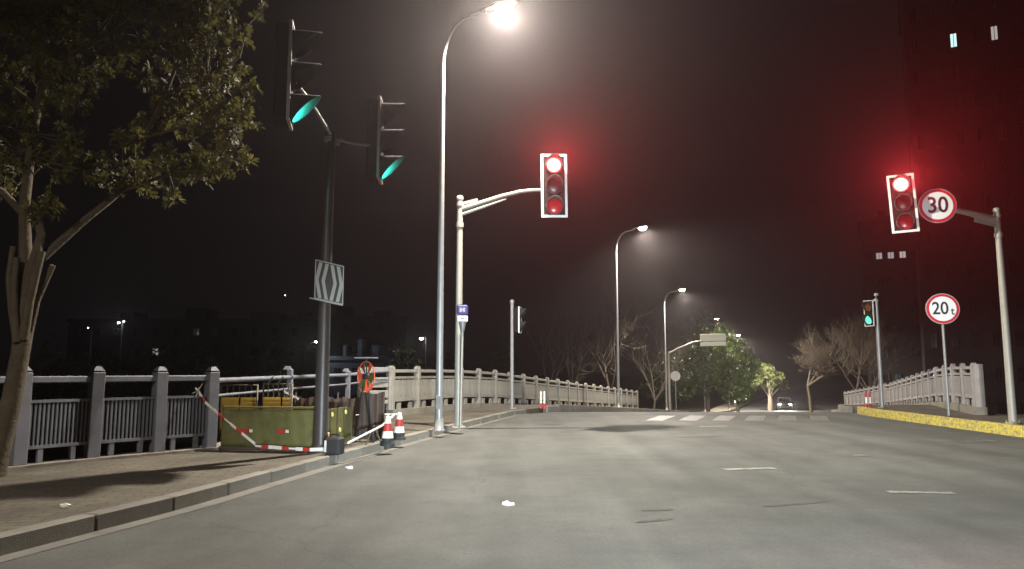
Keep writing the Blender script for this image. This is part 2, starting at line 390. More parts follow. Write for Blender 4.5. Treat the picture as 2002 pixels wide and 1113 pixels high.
patch('lane_mark', 'faded_paint', 4.4, 17.6, 5.1, 17.7, .22)
patch('lane_mark', 'faded_paint', 5.2, 11.6, 5.5, 11.7, .2)
patch('tar_patch', 'tar', 3.25, 14.7, 4.2, 15.0, .13, .004)
patch('tar_patch', 'tar', 2.7, 7.40, 3.2, 7.62, .05, .004)
patch('tar_patch', 'tar', 2.4, 7.30, 2.75, 7.42, .04, .004)
patch('tar_patch', 'tar', 1.2, 7.10, 1.52, 7.16, .07, .004)
patch('tar_patch', 'tar', 1.05, 6.55, 1.42, 6.72, .05, .004)
patch('tar_patch', 'tar', 1.5, 21.4, 2.6, 21.5, .12, .004)
patch('tar_patch', 'tar', .6, 18.2, 1.2, 18.3, .10, .004)

# ------------------------------------------------------------------ railings
def railing(name, label, pts, m, height, zb, style, group=None, skip=()):
    """posts at pts, a panel between each pair: top rail, middle rail, bottom rail, upright bars"""
    root = thing(name, label, 'railing', (pts[0][0], pts[0][1], 0)); ox, oy = pts[0][:2]
    postm = None
    for i, (x, y) in enumerate(pts):
        z = zb(y)
        j = min(i, len(pts) - 2); a = math.atan2(pts[j + 1][1] - pts[j][1], pts[j + 1][0] - pts[j][0])
        if postm is None:
            b = B()
            if style == 'near':
                b.box((0, 0, height / 2 - .02), (.16, .16, height - .04), bev=.008)
                b.box((0, 0, height + .01), (.145, .145, .06), top=.45)
            else:
                b.box((0, 0, height / 2 - .05), (.12, .17, height - .1), bev=.01)
                poly = [(.085 * math.cos(t), height - .10 + .085 * math.sin(t)) for t in frange(0, math.pi, 8)]
                b.prism([(x_, z_) for x_, z_ in poly], -.06, .06, RZ(R(90)))
                b.prism([(1.35 * x_, height - .08 + 1.1 * (z_ - height + .1)) for x_, z_ in poly], -.05, .05)
            postm = b.mesh('post', m)
        link('post', postm, root, (x - ox, y - oy, z), (rnd.uniform(-.008, .008), rnd.uniform(-.008, .008), a + rnd.uniform(-.02, .02)))
    barm = {}
    for i, ((xa, ya), (xb, yb)) in enumerate(zip(pts, pts[1:])):
        if i in skip: continue
        L = math.hypot(xb - xa, yb - ya); a = math.atan2(yb - ya, xb - xa); za, zbb = zb(ya), zb(yb); sl = math.atan2(zbb - za, L)
        pan = link('panel', None, root, (xa - ox, ya - oy, za), (0, -sl, a))
        B().box((L / 2, 0, height - .13), (L - .12, .09, .085), bev=.012).obj('top_rail', m, pan)
        if style == 'near':
            B().box((L / 2, 0, height - .40), (L - .16, .05, .035)).obj('middle_rail', m, pan)
            B().box((L / 2, 0, .20), (L - .16, .06, .04)).obj('bottom_rail', m, pan)
            n = max(4, int((L - .18) / .052)); h0, h1 = .22, height - .415
        else:
            B().box((L / 2, 0, height - .30), (L - .1, .07, .06)).obj('middle_rail', m, pan)
            B().box((L / 2, 0, .26), (L - .1, .08, .09)).obj('bottom_rail', m, pan)
            n = max(4, int((L - .16) / .105)); h0, h1 = .30, height - .36
        for k in range(2):
            B().box((L * (.28 + .44 * k), 0, .09), (.06 if style == 'near' else .16, .05, .18)).obj('foot', m, pan)
        w = .021 if style == 'near' else .058
        if 'b' not in barm: barm['b'] = B().box((0, 0, (h0 + h1) / 2), (w, .03 if style == 'near' else .055, h1 - h0)).mesh('bar', m)
        for k in range(n):
            link('bar', barm['b'], pan, (.09 + (L - .18) * (k + .5) / n, 0, 0))
        if style == 'near':
            for k in range(0, n, 2):   # short pickets between the two upper rails
                pass
    return root
near_pts = [(-6.98, 7.35), (-6.47, 8.27), (-6.0, 9.15), (-5.55, 9.95), (-5.02, 10.66), (-4.53, 11.26)]
railing('riverside_railing', 'grey barred railing with square posts beside the leaning tree', near_pts, 'rail_grey', 1.16, lambda y: .16, 'near')
def along(p, q, step):
    L = math.hypot(q[0] - p[0], q[1] - p[1]); n = round(L / step)
    return [(p[0] + (q[0] - p[0]) * i / n, p[1] + (q[1] - p[1]) * i / n) for i in range(n + 1)]
lb = along((-3.15, 19.5), (1.45, 31), 1.35) + along((1.45, 31), (7.85, 47), 1.45)[1:]
railing('bridge_railing', 'long cream bridge railing with rounded post tops behind the lamp post', lb, 'rail_cream', 1.14, lambda y: prof(y) + .28 if y < 25 else prof(y) + .30, 'bridge')
rb = along((12.6, 20.3), (18.8, 37), 1.4) + along((18.8, 37), (22.75, 51), 1.5)[1:]
rr = railing('bridge_railing', 'pinkish bridge railing rising behind the twenty tonne sign', rb, 'rail_pink', 1.18, lambda y: prof(y) + .33, 'bridge')
B().box((0, 0, .6), (.16, .22, 1.22), bev=.02).obj('end_pier', 'rail_pink', rr, (.0, -.18, .27))
# plinths under the railings
def plinth(name, pts, m, w, fz0, fz1, label):
    b = B(); vs = []; fs = []
    for i, (x, y) in enumerate(pts):
        j = min(i, len(pts) - 2); d = Vector((pts[j + 1][0] - pts[j][0], pts[j + 1][1] - pts[j][1])).normalized(); nn = Vector((-d.y, d.x)) * w / 2
        for sx, z in ((1, fz0(y)), (1, fz1(y)), (-1, fz1(y)), (-1, fz0(y))): vs.append((x + nn.x * sx, y + nn.y * sx, z))
    for i in range(len(pts) - 1):
        for k in range(3): fs.append((4 * i + k, 4 * i + k + 1, 4 * i + k + 5, 4 * i + k + 4))
    fs += [(0, 1, 2, 3), (len(vs) - 4, len(vs) - 3, len(vs) - 2, len(vs) - 1)]
    return struct(b.add(vs, fs).obj(name, m))
plinth('plinth_riverside', near_pts + [(-4.47, 15), (-3.96, 18), (-3.3, 19.2)], 'concrete', .34, lambda y: 0, lambda y: .165, '')
plinth('plinth_bridge_left', lb, 'concrete', .30, lambda y: prof(y), lambda y: prof(y) + .29, '')
plinth('plinth_bridge_right', [(12.45, 19.9)] + rb, 'concrete', .32, lambda y: prof(y), lambda y: prof(y) + .335, '')
# thin rail section where the fence is bent round to the bridge
t = thing('corner_railing', 'thin two rail fence curving from the barred railing up to the bridge', 'railing', (-4.47, 15, 0))
def loc(p, o): return tuple(a - b for a, b in zip(p, o))
o0 = (-4.47, 15, 0)
for (x, y, h) in ((-4.47, 15, 1.20), (-3.96, 18, 1.16)):
    b = B(); b.box((0, 0, .13 + h / 2), (.11, .11, h), bev=.01); b.box((-.05, 0, .13 + h + .03), (.16, .10, .07), top=.5); b.obj('post', 'rail_grey', t, loc((x, y, 0), o0))
for z0, z1, z2, z3, r in ((1.15, 1.17, 1.20, 1.30, .04), (.92, .94, .98, 1.02, .022)):
    b = B().tube([loc(p, o0) for p in ((-4.53, 11.26, z0), (-4.47, 15, z1), (-3.96, 18, z2), (-3.62, 18.8, z2 + .06), (-3.2, 19.4, z3))], r, 8); b.obj('top_rail' if r > .03 else 'middle_rail', 'rail_grey', t)
# return panel with slots at the end of the bridge railing
t = thing('railing_end_panel', 'cream slotted end panel of the bridge railing behind the warning wheel', 'railing', (-3.85, 18.75, .28), math.atan2(.75, .7))
B().box((.04, 0, .55), (.09, .12, 1.1), bev=.01).obj('post', 'rail_cream', t); B().box((.96, 0, .57), (.12, .14, 1.14), bev=.01).obj('post', 'rail_cream', t)
for z, h in ((1.06, .10), (.82, .06), (.66, .14), (.42, .20), (.22, .10)): B().box((.5, 0, z), (.80, .08, h), bev=.01).obj('rail', 'rail_cream', t)

# ------------------------------------------------------------------ street lamps
def street_lamp(x, y, z, label, rz, power=LAMP_W, h=8.66):
    t = thing('street_lamp', label, 'street lamp', (x, y, z), rz, 'street lamps along the left pavement')
    B().tube([(0, 0, 0), (0, 0, 1.2), (0, 0, h - 1.2)], [.078, .070, .047], 14).obj('pole', 'pole_grey', t)
    b = B(); b.lathe([(.13, 0), (.13, .02), (.095, .03), (.09, .22), (.08, .24)], 14); b.obj('base', 'pole_grey', t); B().box((0, -.072, .55), (.09, .02, .26), bev=.005).obj('hatch', 'pole_grey', t)
    arm = [(0, 0, h - 1.2)] + [(.62 - .62 * math.cos(a), 0, h - 1.2 + 1.02 * math.sin(a)) for a in frange(.12, 1.30, 8)] + [(.92, 0, h - .12)]
    B().tube(arm, [.047 - .012 * i / len(arm) for i in range(len(arm))], 10).obj('arm', 'pole_grey', t)
    hd = link('lamp_head', None, t, (.88, 0, h - .10), (0, R(-8), 0))
    b = B(); vs = []; fs = []; n = 12      # flattened teardrop housing
    prof_ = [(-.05, .04, .04), (.10, .07, .05), (.28, .13, .075), (.50, .14, .08), (.66, .10, .06), (.72, .03, .02)]
    for px, wy, hz in prof_:
        for k in range(n):
            a = 2 * math.pi * k / n; vs.append((px, wy * math.cos(a), max(-.012, hz * math.sin(a)) + .03))
    for i in range(len(prof_) - 1):
        for k in range(n): fs.append((i * n + k, i * n + (k + 1) % n, (i + 1) * n + (k + 1) % n, (i + 1) * n + k))
    b.add(vs, fs, None, True); b.add(vs[:n], [tuple(range(n))]); b.add(vs[-n:], [tuple(range(n))]); b.obj('housing', 'pole_grey', hd)
    b = B(); vs = []
    for r, zz in ((1, .016), (.9, -.06), (.5, -.12)):
        for k in range(n): a = 2 * math.pi * k / n; vs.append((.42 + .2 * r * math.cos(a), .125 * r * math.sin(a), zz))
    b.add(vs, [(i * n + k, i * n + (k + 1) % n, (i + 1) * n + (k + 1) % n, (i + 1) * n + k) for i in range(2) for k in range(n)] + [tuple(range(2 * n, 3 * n))], None, True)
    b.obj('lens', 'lamp_lens', hd)
    lamp('lamp_light', 'SPOT', (.42, 0, -.17), power, LAMP_COL, .09, hd, (0, R(-6), 0), R(164), .40)
    return t
street_lamp(-1.44, 14.79, .13, 'tall grey street lamp nearest the camera with arm over the road', R(-12), LAMP_W, 8.70)
street_lamp(5.05, 35.5, prof(35.5) + .25, 'second street lamp along the left pavement in front of bare trees', R(-12))
street_lamp(11.0, 53.3, prof(53.3) + .25, 'third street lamp beside the cream road signboard', R(-12))
street_lamp(KL(69.5) - .4, 69.5, prof(69.5) + .25, 'fourth street lamp with its head among the dark evergreen crowns', R(-15), LAMP_W * 1.1)
street_lamp(KL(87) - .4, 87, prof(87) + .25, 'farthest street lamp showing small above the bushy green tree', R(-15), LAMP_W * 2.2)
street_lamp(-6.6, -4.8, .13, 'street lamp behind the viewpoint at the start of the pavement', R(-12), LAMP_W * .45)

# ------------------------------------------------------------------ traffic signals
def ring_frame(b, w, h, t, y0, y1, r=.04):
    """a rectangular border of four bars in x-z"""
    b.box((0, (y0 + y1) / 2, h / 2 - t / 2), (w, y1 - y0, t)); b.box((0, (y0 + y1) / 2, -h / 2 + t / 2), (w, y1 - y0, t))
    for s in (-1, 1): b.box((s * (w / 2 - t / 2), (y0 + y1) / 2, 0), (t, y1 - y0, h - 2 * t - .002))
def visor(r, L, n=14, cut=True):
    """tunnel visor along -y, open underneath, cut back towards the bottom"""
    b = B(); vs = []; fs = []; a0, a1 = R(-90), R(270)
    for rr in (r, r - .008):
        for i in range(n + 1):
            a = a0 + (a1 - a0) * i / n; k = (math.sin(a) + 1) / 2
            vs.append((rr * math.cos(a), 0, rr * math.sin(a))); vs.append((rr * math.cos(a), -L * (.08 + .92 * k), rr * math.sin(a)))
    for s_ in (0, 1):
        o = s_ * 2 * (n + 1)
        for i in range(n): fs.append((o + 2 * i, o + 2 * i + 1, o + 2 * i + 3, o + 2 * i + 2))
    for i in range(n):
        o = 2 * (n + 1); fs.append((2 * i + 1, o + 2 * i + 1, o + 2 * i + 3, 2 * i + 3))
    b.add(vs, fs, None, True); return b
def lens(r):
    b = B(); b.lathe([(r, 0), (r * .8, .018), (r * .45, .03), (r * .1, .034)], 20, RX(R(90))); return b
def signal_head(parent, lens_list, loc_, rz, w, h, r, L, roll=0.0, border=.05, tilt=0.0, bmat='white_border', vmat='visor_black'):
    """faces -y of its own frame"""
    hd = link('signal_head', None, parent, loc_, (tilt, roll, rz))
    n = len(lens_list); sp = h / n * .985
    B().box((0, .11, 0), (w * .72, .18, h * .97), bev=.02).obj('housing', 'black_housing', hd)
    B().box((0, .012, 0), (w - .02, .015, h - .02)).obj('backboard', 'black_housing', hd)
    b = B(); ring_frame(b, w, h, border, -.012, .03); b.obj('border', bmat, hd)
    for i, (lm, lit) in enumerate(lens_list):
        z = (n - 1) / 2 * sp - i * sp
        lens(r).obj('lens', lm, hd, (0, .002, z))
        visor(r + .018, L).obj('visor', vmat, hd, (0, .004, z))
    return hd
# mast arm signal on the left: red
def mast(x, y, label, arm_pts, arm_r, h, m, rz=0, group='mast arm signals showing red'):
    t = thing('traffic_signal', label, 'traffic light', (x, y, .13), rz, group)
    B().tube([(0, 0, 0), (0, 0, h)], [.085, .062], 14).obj('pole', m, t)
    b = B(); b.lathe([(.15, 0), (.15, .025), (.10, .03)], 14)
    for k in range(4): b.tube([(.12 * math.cos(k * 1.571 + .78), .12 * math.sin(k * 1.571 + .78), .02), (.12 * math.cos(k * 1.571 + .78), .12 * math.sin(k * 1.571 + .78), .07)], .012, 6)
    b.obj('base_plate', m, t)
    B().lathe([(.075, h - .02), (.078, h + .02), (.06, h + .06), (.02, h + .075)], 14).obj('cap', m, t)
    b = B(); b.lathe([(.085, h - .62), (.085, h - .52)], 14); b.lathe([(.082, h - .16), (.082, h - .08)], 14); b.obj('clamp', m, t)
    B().tube(arm_pts, arm_r, 12).obj('arm', m, t)
    return t
t = mast(-1.12, 15.58, 'cream mast arm signal on the left lit red over the road', [(.04, 0, 4.62), (.35, 0, 4.72), (.9, 0, 4.90), (1.30, 0, 5.00), (1.55, 0, 5.03), (2.0, 0.05, 5.05)], [.055, .05, .043, .038, .035, .033], 4.84, 'pole_cream')
B().tube([(.04, 0, 4.50), (.5, 0, 4.66), (1.0, 0, 4.84)], [.04, .034, .02], 10).obj('brace', 'pole_cream', t)
B().box((0, 0, 0), (.34, .03, .06), T(.22, 0, 4.78) @ RY(R(-14))).obj('gusset', 'pole_cream', t)
hd = signal_head(t, [('red_lens_lit', 1), ('dark_lens', 0), ('red_lens_off', 0)], (2.02, -.12, 5.10), R(3), .56, 1.38, .165, .28, R(-.5), vmat='visor_grey')
lamp('signal_light', 'SPOT', (0, -.34, .44), RED_W, (1, .05, .06), .10, hd, (R(-83), 0, 0), R(42), .8)
t = mast(11.2, 16.78, 'cream mast arm signal on the right lit red beside the thirty sign', [(-.04, 0, 4.62), (-.6, 0, 4.78), (-1.2, 0, 4.90), (-2.25, .05, 4.98)], [.095, .07, .05, .04], 4.84, 'pole_cream')
hd = signal_head(t, [('red_lens_lit', 1), ('dark_lens', 0), ('red_lens_off', 0)], (-2.22, -.12, 4.99), R(-22), .56, 1.36, .165, .28, R(-2.2), vmat='visor_grey')
lamp('signal_light', 'SPOT', (0, -.34, .44), RED_W, (1, .05, .06), .10, hd, (R(-83), 0, 0), R(42), .8)
B().box((0, 0, 0), (.50, .03, .16), T(-.28, 0, 4.60) @ RY(R(14))).obj('gusset', 'pole_cream', t)

# signal on the near left pole, heads turned to the crossing road
t = thing('traffic_signal', 'dark signal pole by the green barrier with two side turned heads lit green', 'traffic light', (-2.76, 10.85, .13))
B().tube([(0, 0, 0), (.0, 0, 2.2), (.03, 0, 4.76)], [.105, .09, .062], 16).obj('pole', 'pole_dark', t)
b = B(); b.lathe([(.17, 0), (.17, .02), (.12, .03), (.115, .10), (.105, .12)], 16); b.obj('base_plate', 'pole_dark', t)
B().lathe([(.068, 4.72), (.07, 4.79), (.03, 4.81)], 14).obj('cap', 'pole_dark', t)
B().tube([(.03, -.03, 4.70), (-.06, -.9, 4.92), (-.14, -1.50, 5.0)], [.022, .02, .02], 8).obj('bracket', 'pole_grey', t)
B().tube([(.03, .0, 4.66), (.3, .25, 4.66), (.62, .62, 4.72)], [.022, .02, .02], 8).obj('bracket', 'pole_grey', t)
b = B(); b.lathe([(.078, 4.60), (.078, 4.68)], 12); b.box((.12, .0, 4.64), (.18, .02, .03)); b.box((.10, 0, 4.58), (.12, .014, .08)); b.obj('clamp', 'pole_grey', t)
for p, fa in (((-.12, -1.55, 5.00), 101), ((.66, .66, 4.83), 93)):
    hd = signal_head(t, [('red_lens_off', 0), ('amber_lens_off', 0), ('green_lens_lit', 1)], p, R(fa), .50, 1.32, .17, .38, border=.018, bmat='dull_edge')
# small signals on posts farther off
def post_signal(x, y, h, label, hx, face, lenses, zc, m='pole_grey'):
    t = thing('traffic_signal', label, 'traffic light', (x, y, prof(y) + hs(y)))
    B().tube([(0, 0, 0), (0, 0, h)], [.062, .055], 12).obj('pole', m, t)
    B().lathe([(.07, h - .02), (.072, h + .05), (.04, h + .09)], 12).obj('cap', m, t)
    B().lathe([(.12, 0), (.12, .02), (.075, .03)], 12).obj('base_plate', m, t)
    for z in (zc + .26, zc - .26): B().tube([(0, 0, z), (hx, .08, z)], .016, 6).obj('bracket', m, t)
    hd = signal_head(t, lenses, (hx, 0, zc), face, .34, .84, .14, .22, border=.02)
    return t, hd
post_signal(0.0, 23.6, 3.36, 'short grey signal post with side turned head before the bridge railing', .26, R(78), [('red_lens_off', 0), ('amber_lens_off', 0)], 2.80)
t, hd = post_signal(11.84, 23.95, 3.42, 'grey signal post with small green lit head by the pinkish railing', -.26, R(-62), [('amber_lens_off', 0), ('green_lens_small', 1)], 3.03)
b = B(); b.tube([(0, 0, 3.45), (0, 0, 3.6)], .012, 6); b.box((0, -.03, 3.64), (.08, .14, .09), bev=.01); b.obj('camera_box', 'pole_grey', t)

# ------------------------------------------------------------------ signs
def round_sign(name, label, x, y, z, d, rz, txt, post=None):
    t = thing(name, label, 'road sign', (x, y, 0), rz)
    r = d / 2
    B().lathe([(r, -.012), (r, 0)], 40, T(0, 0, z) @ RX(R(90))).obj('rim', 'sign_red', t)
    B().lathe([(r * .985, 0), (r * 1.0, .004), (r * 1.0, .010)], 40, T(0, -.014, z) @ RX(R(90))).obj('edge', 'chevron_white', t)
    B().lathe([(r * .96, 0), (r * .96, .004)], 40, T(0, -.0265, z) @ RX(R(90))).obj('border', 'sign_red', t)
    B().lathe([(r * .80, 0), (r * .80, .003)], 40, T(0, -.0325, z) @ RX(R(90))).obj('face', 'sign_white', t)
    for s, size, dx, dz, sx in txt: text_mesh(s, size, 'lettering', 'sign_black', t, T(dx, -.0385, z + dz) @ RX(R(90)), .012 * size, sx)
    if post:
        B().tube([(0, .05, post), (0, .05, z + r * .6)], .034, 12).obj('post', 'pole_grey', t)
        b = B(); b.box((0, .02, z + r * .35), (.16, .05, .04)); b.box((0, .02, z - r * .35), (.16, .05, .04)); b.obj('clamp', 'pole_grey', t)
    else:
        b = B(); b.box((0, .035, z + r * .3), (.5, .05, .04)); b.box((0, .035, z - r * .3), (.5, .05, .04)); b.obj('clamp', 'pole_grey', t)
    return t
round_sign('speed_limit_sign', 'round red rimmed thirty sign on the right mast arm', 9.74, 16.62, 5.05, .80, R(-14), [('30', .52, 0, 0, .86)])
round_sign('weight_limit_sign', 'round red rimmed twenty tonne sign on its own post', 11.2, 19.19, 2.90, .80, R(-14), [('20', .46, -.06, 0, .86), ('t', .28, .225, -.07, .9)], post=.13)

# chevron board on the near signal pole
t = thing('chevron_sign', 'black and white chevron board tilted on the dark signal pole', 'road sign', (-2.665, 10.70, 2.58), R(20))
M0 = RY(R(4))
sh = Matrix(((1, 0, 0, 0), (0, 1, 0, 0), (-.20, 0, 1, 0), (0, 0, 0, 1)))   # the board hangs askew on its clamp
W, Hh = .40, .56
B().box((0, 0, 0), (W, .012, Hh), sh).obj('board', 'chevron_black', t)
b = B(); ring_frame(b, W + .012, Hh + .012, .014, -.022, .010); b.v = [tuple(sh @ Vector(p)) for p in b.v]; b.obj('edge', 'chevron_white', t)
for x0, s in ((-.125, -1), (-.035, -1), (.035, 1), (.125, 1)):
    b = B(); w = .024; k = .05
    poly = [(x0 - w - 0 * s, Hh / 2 - .02), (x0 + w, Hh / 2 - .02), (x0 + w + k * s, 0), (x0 + w, -Hh / 2 + .02), (x0 - w, -Hh / 2 + .02), (x0 - w + k * s, 0)]
    b.add([(x, -.0095, z) for x, z in poly] + [(x, -.0065, z) for x, z in poly], [(0, 1, 2, 5), (5, 2, 3, 4), (6, 7, 8, 11), (11, 8, 9, 10)] + [(i, (i + 1) % 6, (i + 1) % 6 + 6, i + 6) for i in range(6)], sh)
    b.obj('stripe', 'chevron_white', t)
B().box((0, .05, .1), (.26, .08, .03), sh).obj('clamp', 'pole_grey', t)
B().tube([tuple(sh @ Vector((-.27, -.01, -Hh / 2 - .012))), tuple(sh @ Vector((.20, -.01, -Hh / 2 - .012)))], .010, 6).obj('bottom_bar', 'chevron_white', t)

# slim stop sign with blue and white plate
t = thing('stop_sign', 'small blue and white plate on a slim post beside the left mast', 'road sign', (-1.03, 15.40, .13), R(-6))
B().tube([(-.03, 0, 0), (0, 0, 2.20)], .026, 10).obj('post', 'pole_cream', t)
B().lathe([(.03, 1.95), (.075, 2.17), (.08, 2.19)], 12).obj('collar', 'pole_grey', t)
B().box((0, -.01, 2.43), (.235, .05, .22), bev=.03).obj('blue_plate', 'sign_blue', t)
B().box((0, -.012, 2.245), (.225, .048, .13), bev=.018).obj('white_plate', 'sign_white', t)
b = B()
for dx in (-.035, .035): b.box((dx, -.037, 2.43), (.045, .004, .09))
b.box((0, -.037, 2.43), (.03, .0035, .03)); b.obj('lettering', 'chevron_white', t)
B().box((.0, -.038, 2.245), (.08, .004, .018)).obj('lettering', 'pole_dark', t)

# cream signboard on a cantilever pole by the third lamp
t = thing('road_signboard', 'cream two panel signboard on an arm beside the third lamp', 'road sign', (10.75, 51, prof(51) + .25))
B().tube([(0, 0, 0), (0, 0, 4.0)], [.09, .06], 12).obj('pole', 'pole_cream', t)
B().tube([(0, 0, 3.85), (.8, 0, 4.25), (1.7, 0, 4.62), (2.4, 0, 4.72)], [.06, .05, .045, .04], 10).obj('arm', 'pole_cream', t)
B().box((3.2, -.06, 4.86), (1.75, .05, .48), RY(R(-1.5)), bev=.01).obj('board', 'board_cream', t)
B().box((3.2, -.06, 4.42), (1.75, .05, .27), RY(R(-1.5)), bev=.01).obj('board', 'board_cream', t)
B().box((3.2, .0, 4.60), (1.8, .04, .06), RY(R(-1.5))).obj('crossbar', 'pole_dark', t)
t = thing('round_sign', 'small pale round sign on a post by the signboard pole', 'road sign', (11.05, 50.4, prof(50.4) + .25), R(-10))
B().tube([(0, .04, 0), (0, .04, 2.5)], .03, 8).obj('post', 'pole_grey', t)
B().lathe([(.33, 0), (.33, .02)], 24, T(0, 0, 2.28) @ RX(R(90))).obj('face', 'chevron_white', t)

# ------------------------------------------------------------------ road works on the left pavement
t = thing('works_barrier', 'low olive green sheet barrier with red and white stickers around the dig', 'barrier', (-4.33, 11.20, .13), math.atan2(-.26, 1.50))
b = B(); vs = []; fs = []; nx, nz = 60, 8
for j in range(nz + 1):
    for i in range(nx + 1):
        x = 1.50 * i / nx; z = .05 + .55 * j / nz
        y = .009 * math.sin(x * 9 + 1.3 * math.sin(z * 6)) * (.3 + z) + .003 * math.sin(x * 31 + z * 5)
        vs.append((x, y, z))
fs = [(j * (nx + 1) + i, j * (nx + 1) + i + 1, (j + 1) * (nx + 1) + i + 1, (j + 1) * (nx + 1) + i) for j in range(nz) for i in range(nx)]
b.add(vs, fs, None, True); sheet_o = b.obj('front_sheet', 'green_sheet', t)
sm = sheet_o.modifiers.new('thick', 'SOLIDIFY'); sm.thickness = .012
B().tube([(-.02, .02, .63), (1.52, .02, .63)], .018, 8).obj('top_tube', 'green_sheet', t)
B().tube([(-.02, -.01, .03), (1.55, -.01, .03)], .026, 8).obj('bottom_tube', 'rust_steel', t)
for x in (0, 1.5): B().tube([(x, .03, 0), (x, .03, .66)], .02, 8).obj('upright', 'rust_steel', t)
for x in (.40, .97):
    s_ = B().box((x, -.036, .29), (.115, .006, .06)).obj('sticker', 'red_plastic', t)
    B().box((x + .095, -.036, .29), (.05, .006, .045)).obj('sticker', 'white_plastic', t)
sp = link('side_panel', None, t, (1.52, .03, 0), (0, 0, R(88)))
B().box((.60, 0, .32), (1.15, .02, .56), bev=.004).obj('sheet', 'green_sheet', sp)
for k in range(5): B().box((.12 + .24 * k, -.018, .32), (.012, .012, .56)).obj('rib', 'rust_steel', sp)
for x, z in ((.18, .50), (.42, .51), (.90, .52), (.30, .22), (.70, .26)):
    B().lathe([(.035, 0), (.03, .012)], 12, T(x, -.012, z) @ RX(R(90))).obj('reflector', 'yellow_dot', sp)

# yellow footed crowd barriers behind the green sheet
for i, (x, L, lab, br) in enumerate(((-5.06, .62, 'upright crowd barrier with yellow foot plates nearer the square post', 0), (-4.36, .52, 'askew crowd barrier with orange foot plates behind the green sheet', 1))):
    t = thing('crowd_barrier', lab, 'barrier', (x, 13.0 + .1 * i, .13), R(3 - 8 * i), 'crowd barriers standing in the dig')
    zt = .92 + .02 * i
    b = B(); b.tube([(0, 0, 0), (0, 0, zt), (L, 0, zt), (L, 0, 0)], .018, 8); b.obj('frame', 'rust_steel', t)
    for k in range(5): B().tube([(L * (k + 1) / 6 + (.03 * k if i else 0) * .5, 0, .70), (L * (k + 1) / 6, 0, zt)], .009, 6).obj('bar', 'rust_steel', t)
    sp_ = .53 if i == 0 else .66
    B().box((L * sp_ / 2 - .002, -.02, .40), (L * sp_ - .03, .012, .62), bev=.003).obj('foot_plate', 'yellow_plate', t)
    B().box((L * (1 + sp_) / 2, -.02, .40), (L * (1 - sp_) - .03, .012, .62), bev=.003).obj('foot_plate', 'yellow_plate', t)
    if br:
        for x0, x1 in ((.05, .16), (.22, .34), (.40, .52)): B().tube([(x0, .02, zt - .02), (x1, .03, zt + .13)], .012, 6).obj('bent_bar', 'rust_steel', t)
# brown sheeting between the dig and the bridge
t = thing('brown_hoarding', 'dark brown sheeting standing behind the warning wheel', 'barrier', (-3.95, 13.6, .13), R(-3))
b = B(); vs = []; nx = 50
for j in range(2):
    for i in range(nx + 1): x = 1.55 * i / nx; vs.append((x, .03 * math.sin(i * 1.25) + .01 * math.sin(i * .5), (.68 + .02 * math.sin(i * .7)) * j))
b.add(vs, [(i, i + 1, nx + 2 + i, nx + 1 + i) for i in range(nx)]); so = b.obj('sheet', 'brown_sheet', t); so.modifiers.new('thick', 'SOLIDIFY').thickness = .01
for x in (0, .78, 1.55): B().tube([(x, .05, 0), (x, .05, .78)], .018, 6).obj('stake', 'rust_steel', t)
t = thing('brown_hoarding', 'narrow dark brown sheet standing just right of the dig', 'barrier', (-2.56, 12.55, .13), R(8))
b = B(); vs = []
for j in range(2):
    for i in range(21): vs.append((.42 * i / 20, .025 * math.sin(i * 1.2), .02 + .78 * j + .02 * math.sin(i * .4)))
b.add(vs, [(i, i + 1, 22 + i, 21 + i) for i in range(20)]); so = b.obj('sheet', 'brown_sheet', t); so.modifiers.new('thick', 'SOLIDIFY').thickness = .01
for x in (0.02, .40): B().tube([(x, .04, 0), (x, .04, .82)], .014, 6).obj('stake', 'rust_steel', t)

# warning wheel with four vanes on a two legged stand
t = thing('warning_windmill', 'orange warning wheel with red vanes on a dark stand', 'warning light', (-2.40, 12.25, .13), R(-46))
zc = 1.07
b = B(); ringp = [(.25 * math.cos(a), 0, zc + .25 * math.sin(a)) for a in frange(0, 2 * math.pi, 32)]; b.tube(ringp, .009, 6, cap=False); b.obj('rim', 'orange_vane', t)
B().lathe([(.05, -.04), (.05, .04)], 14, T(0, 0, zc) @ RX(R(90))).obj('hub', 'black_rubber', t)
for k in range(6):
    a0 = R(38 + 60 * k); col = ('orange_vane', 'olive_vane')[k % 2]
    vs = [(.05 * math.cos(a0), -.004, zc + .05 * math.sin(a0)), (.235 * math.cos(a0 - .1), -.035, zc + .235 * math.sin(a0 - .1)), (.24 * math.cos(a0 + .3), 0, zc + .24 * math.sin(a0 + .3)), (.235 * math.cos(a0 + .75), .03, zc + .235 * math.sin(a0 + .75)), (.05 * math.cos(a0 + .5), .012, zc + .05 * math.sin(a0 + .5))]
    o = B().add(vs, [(0, 1, 2), (0, 2, 4), (4, 2, 3)]).obj('vane', col, t); o.modifiers.new('thick', 'SOLIDIFY').thickness = .005
B().box((0, 0, zc + .31), (.36, .16, .018), RZ(R(40)), bev=.004).obj('solar_panel', 'pole_grey', t)
for s in (-1, 1): B().tube([(s * .06, 0, zc - .06), (s * .10, .03 * s, .5), (s * .17, .06 * s, 0)], .014, 6).obj('leg', 'black_rubber', t)
B().tube([(0, .16, 0), (0, .02, zc - .25), (0, 0, zc + .31)], .013, 6).obj('post', 'black_rubber', t)

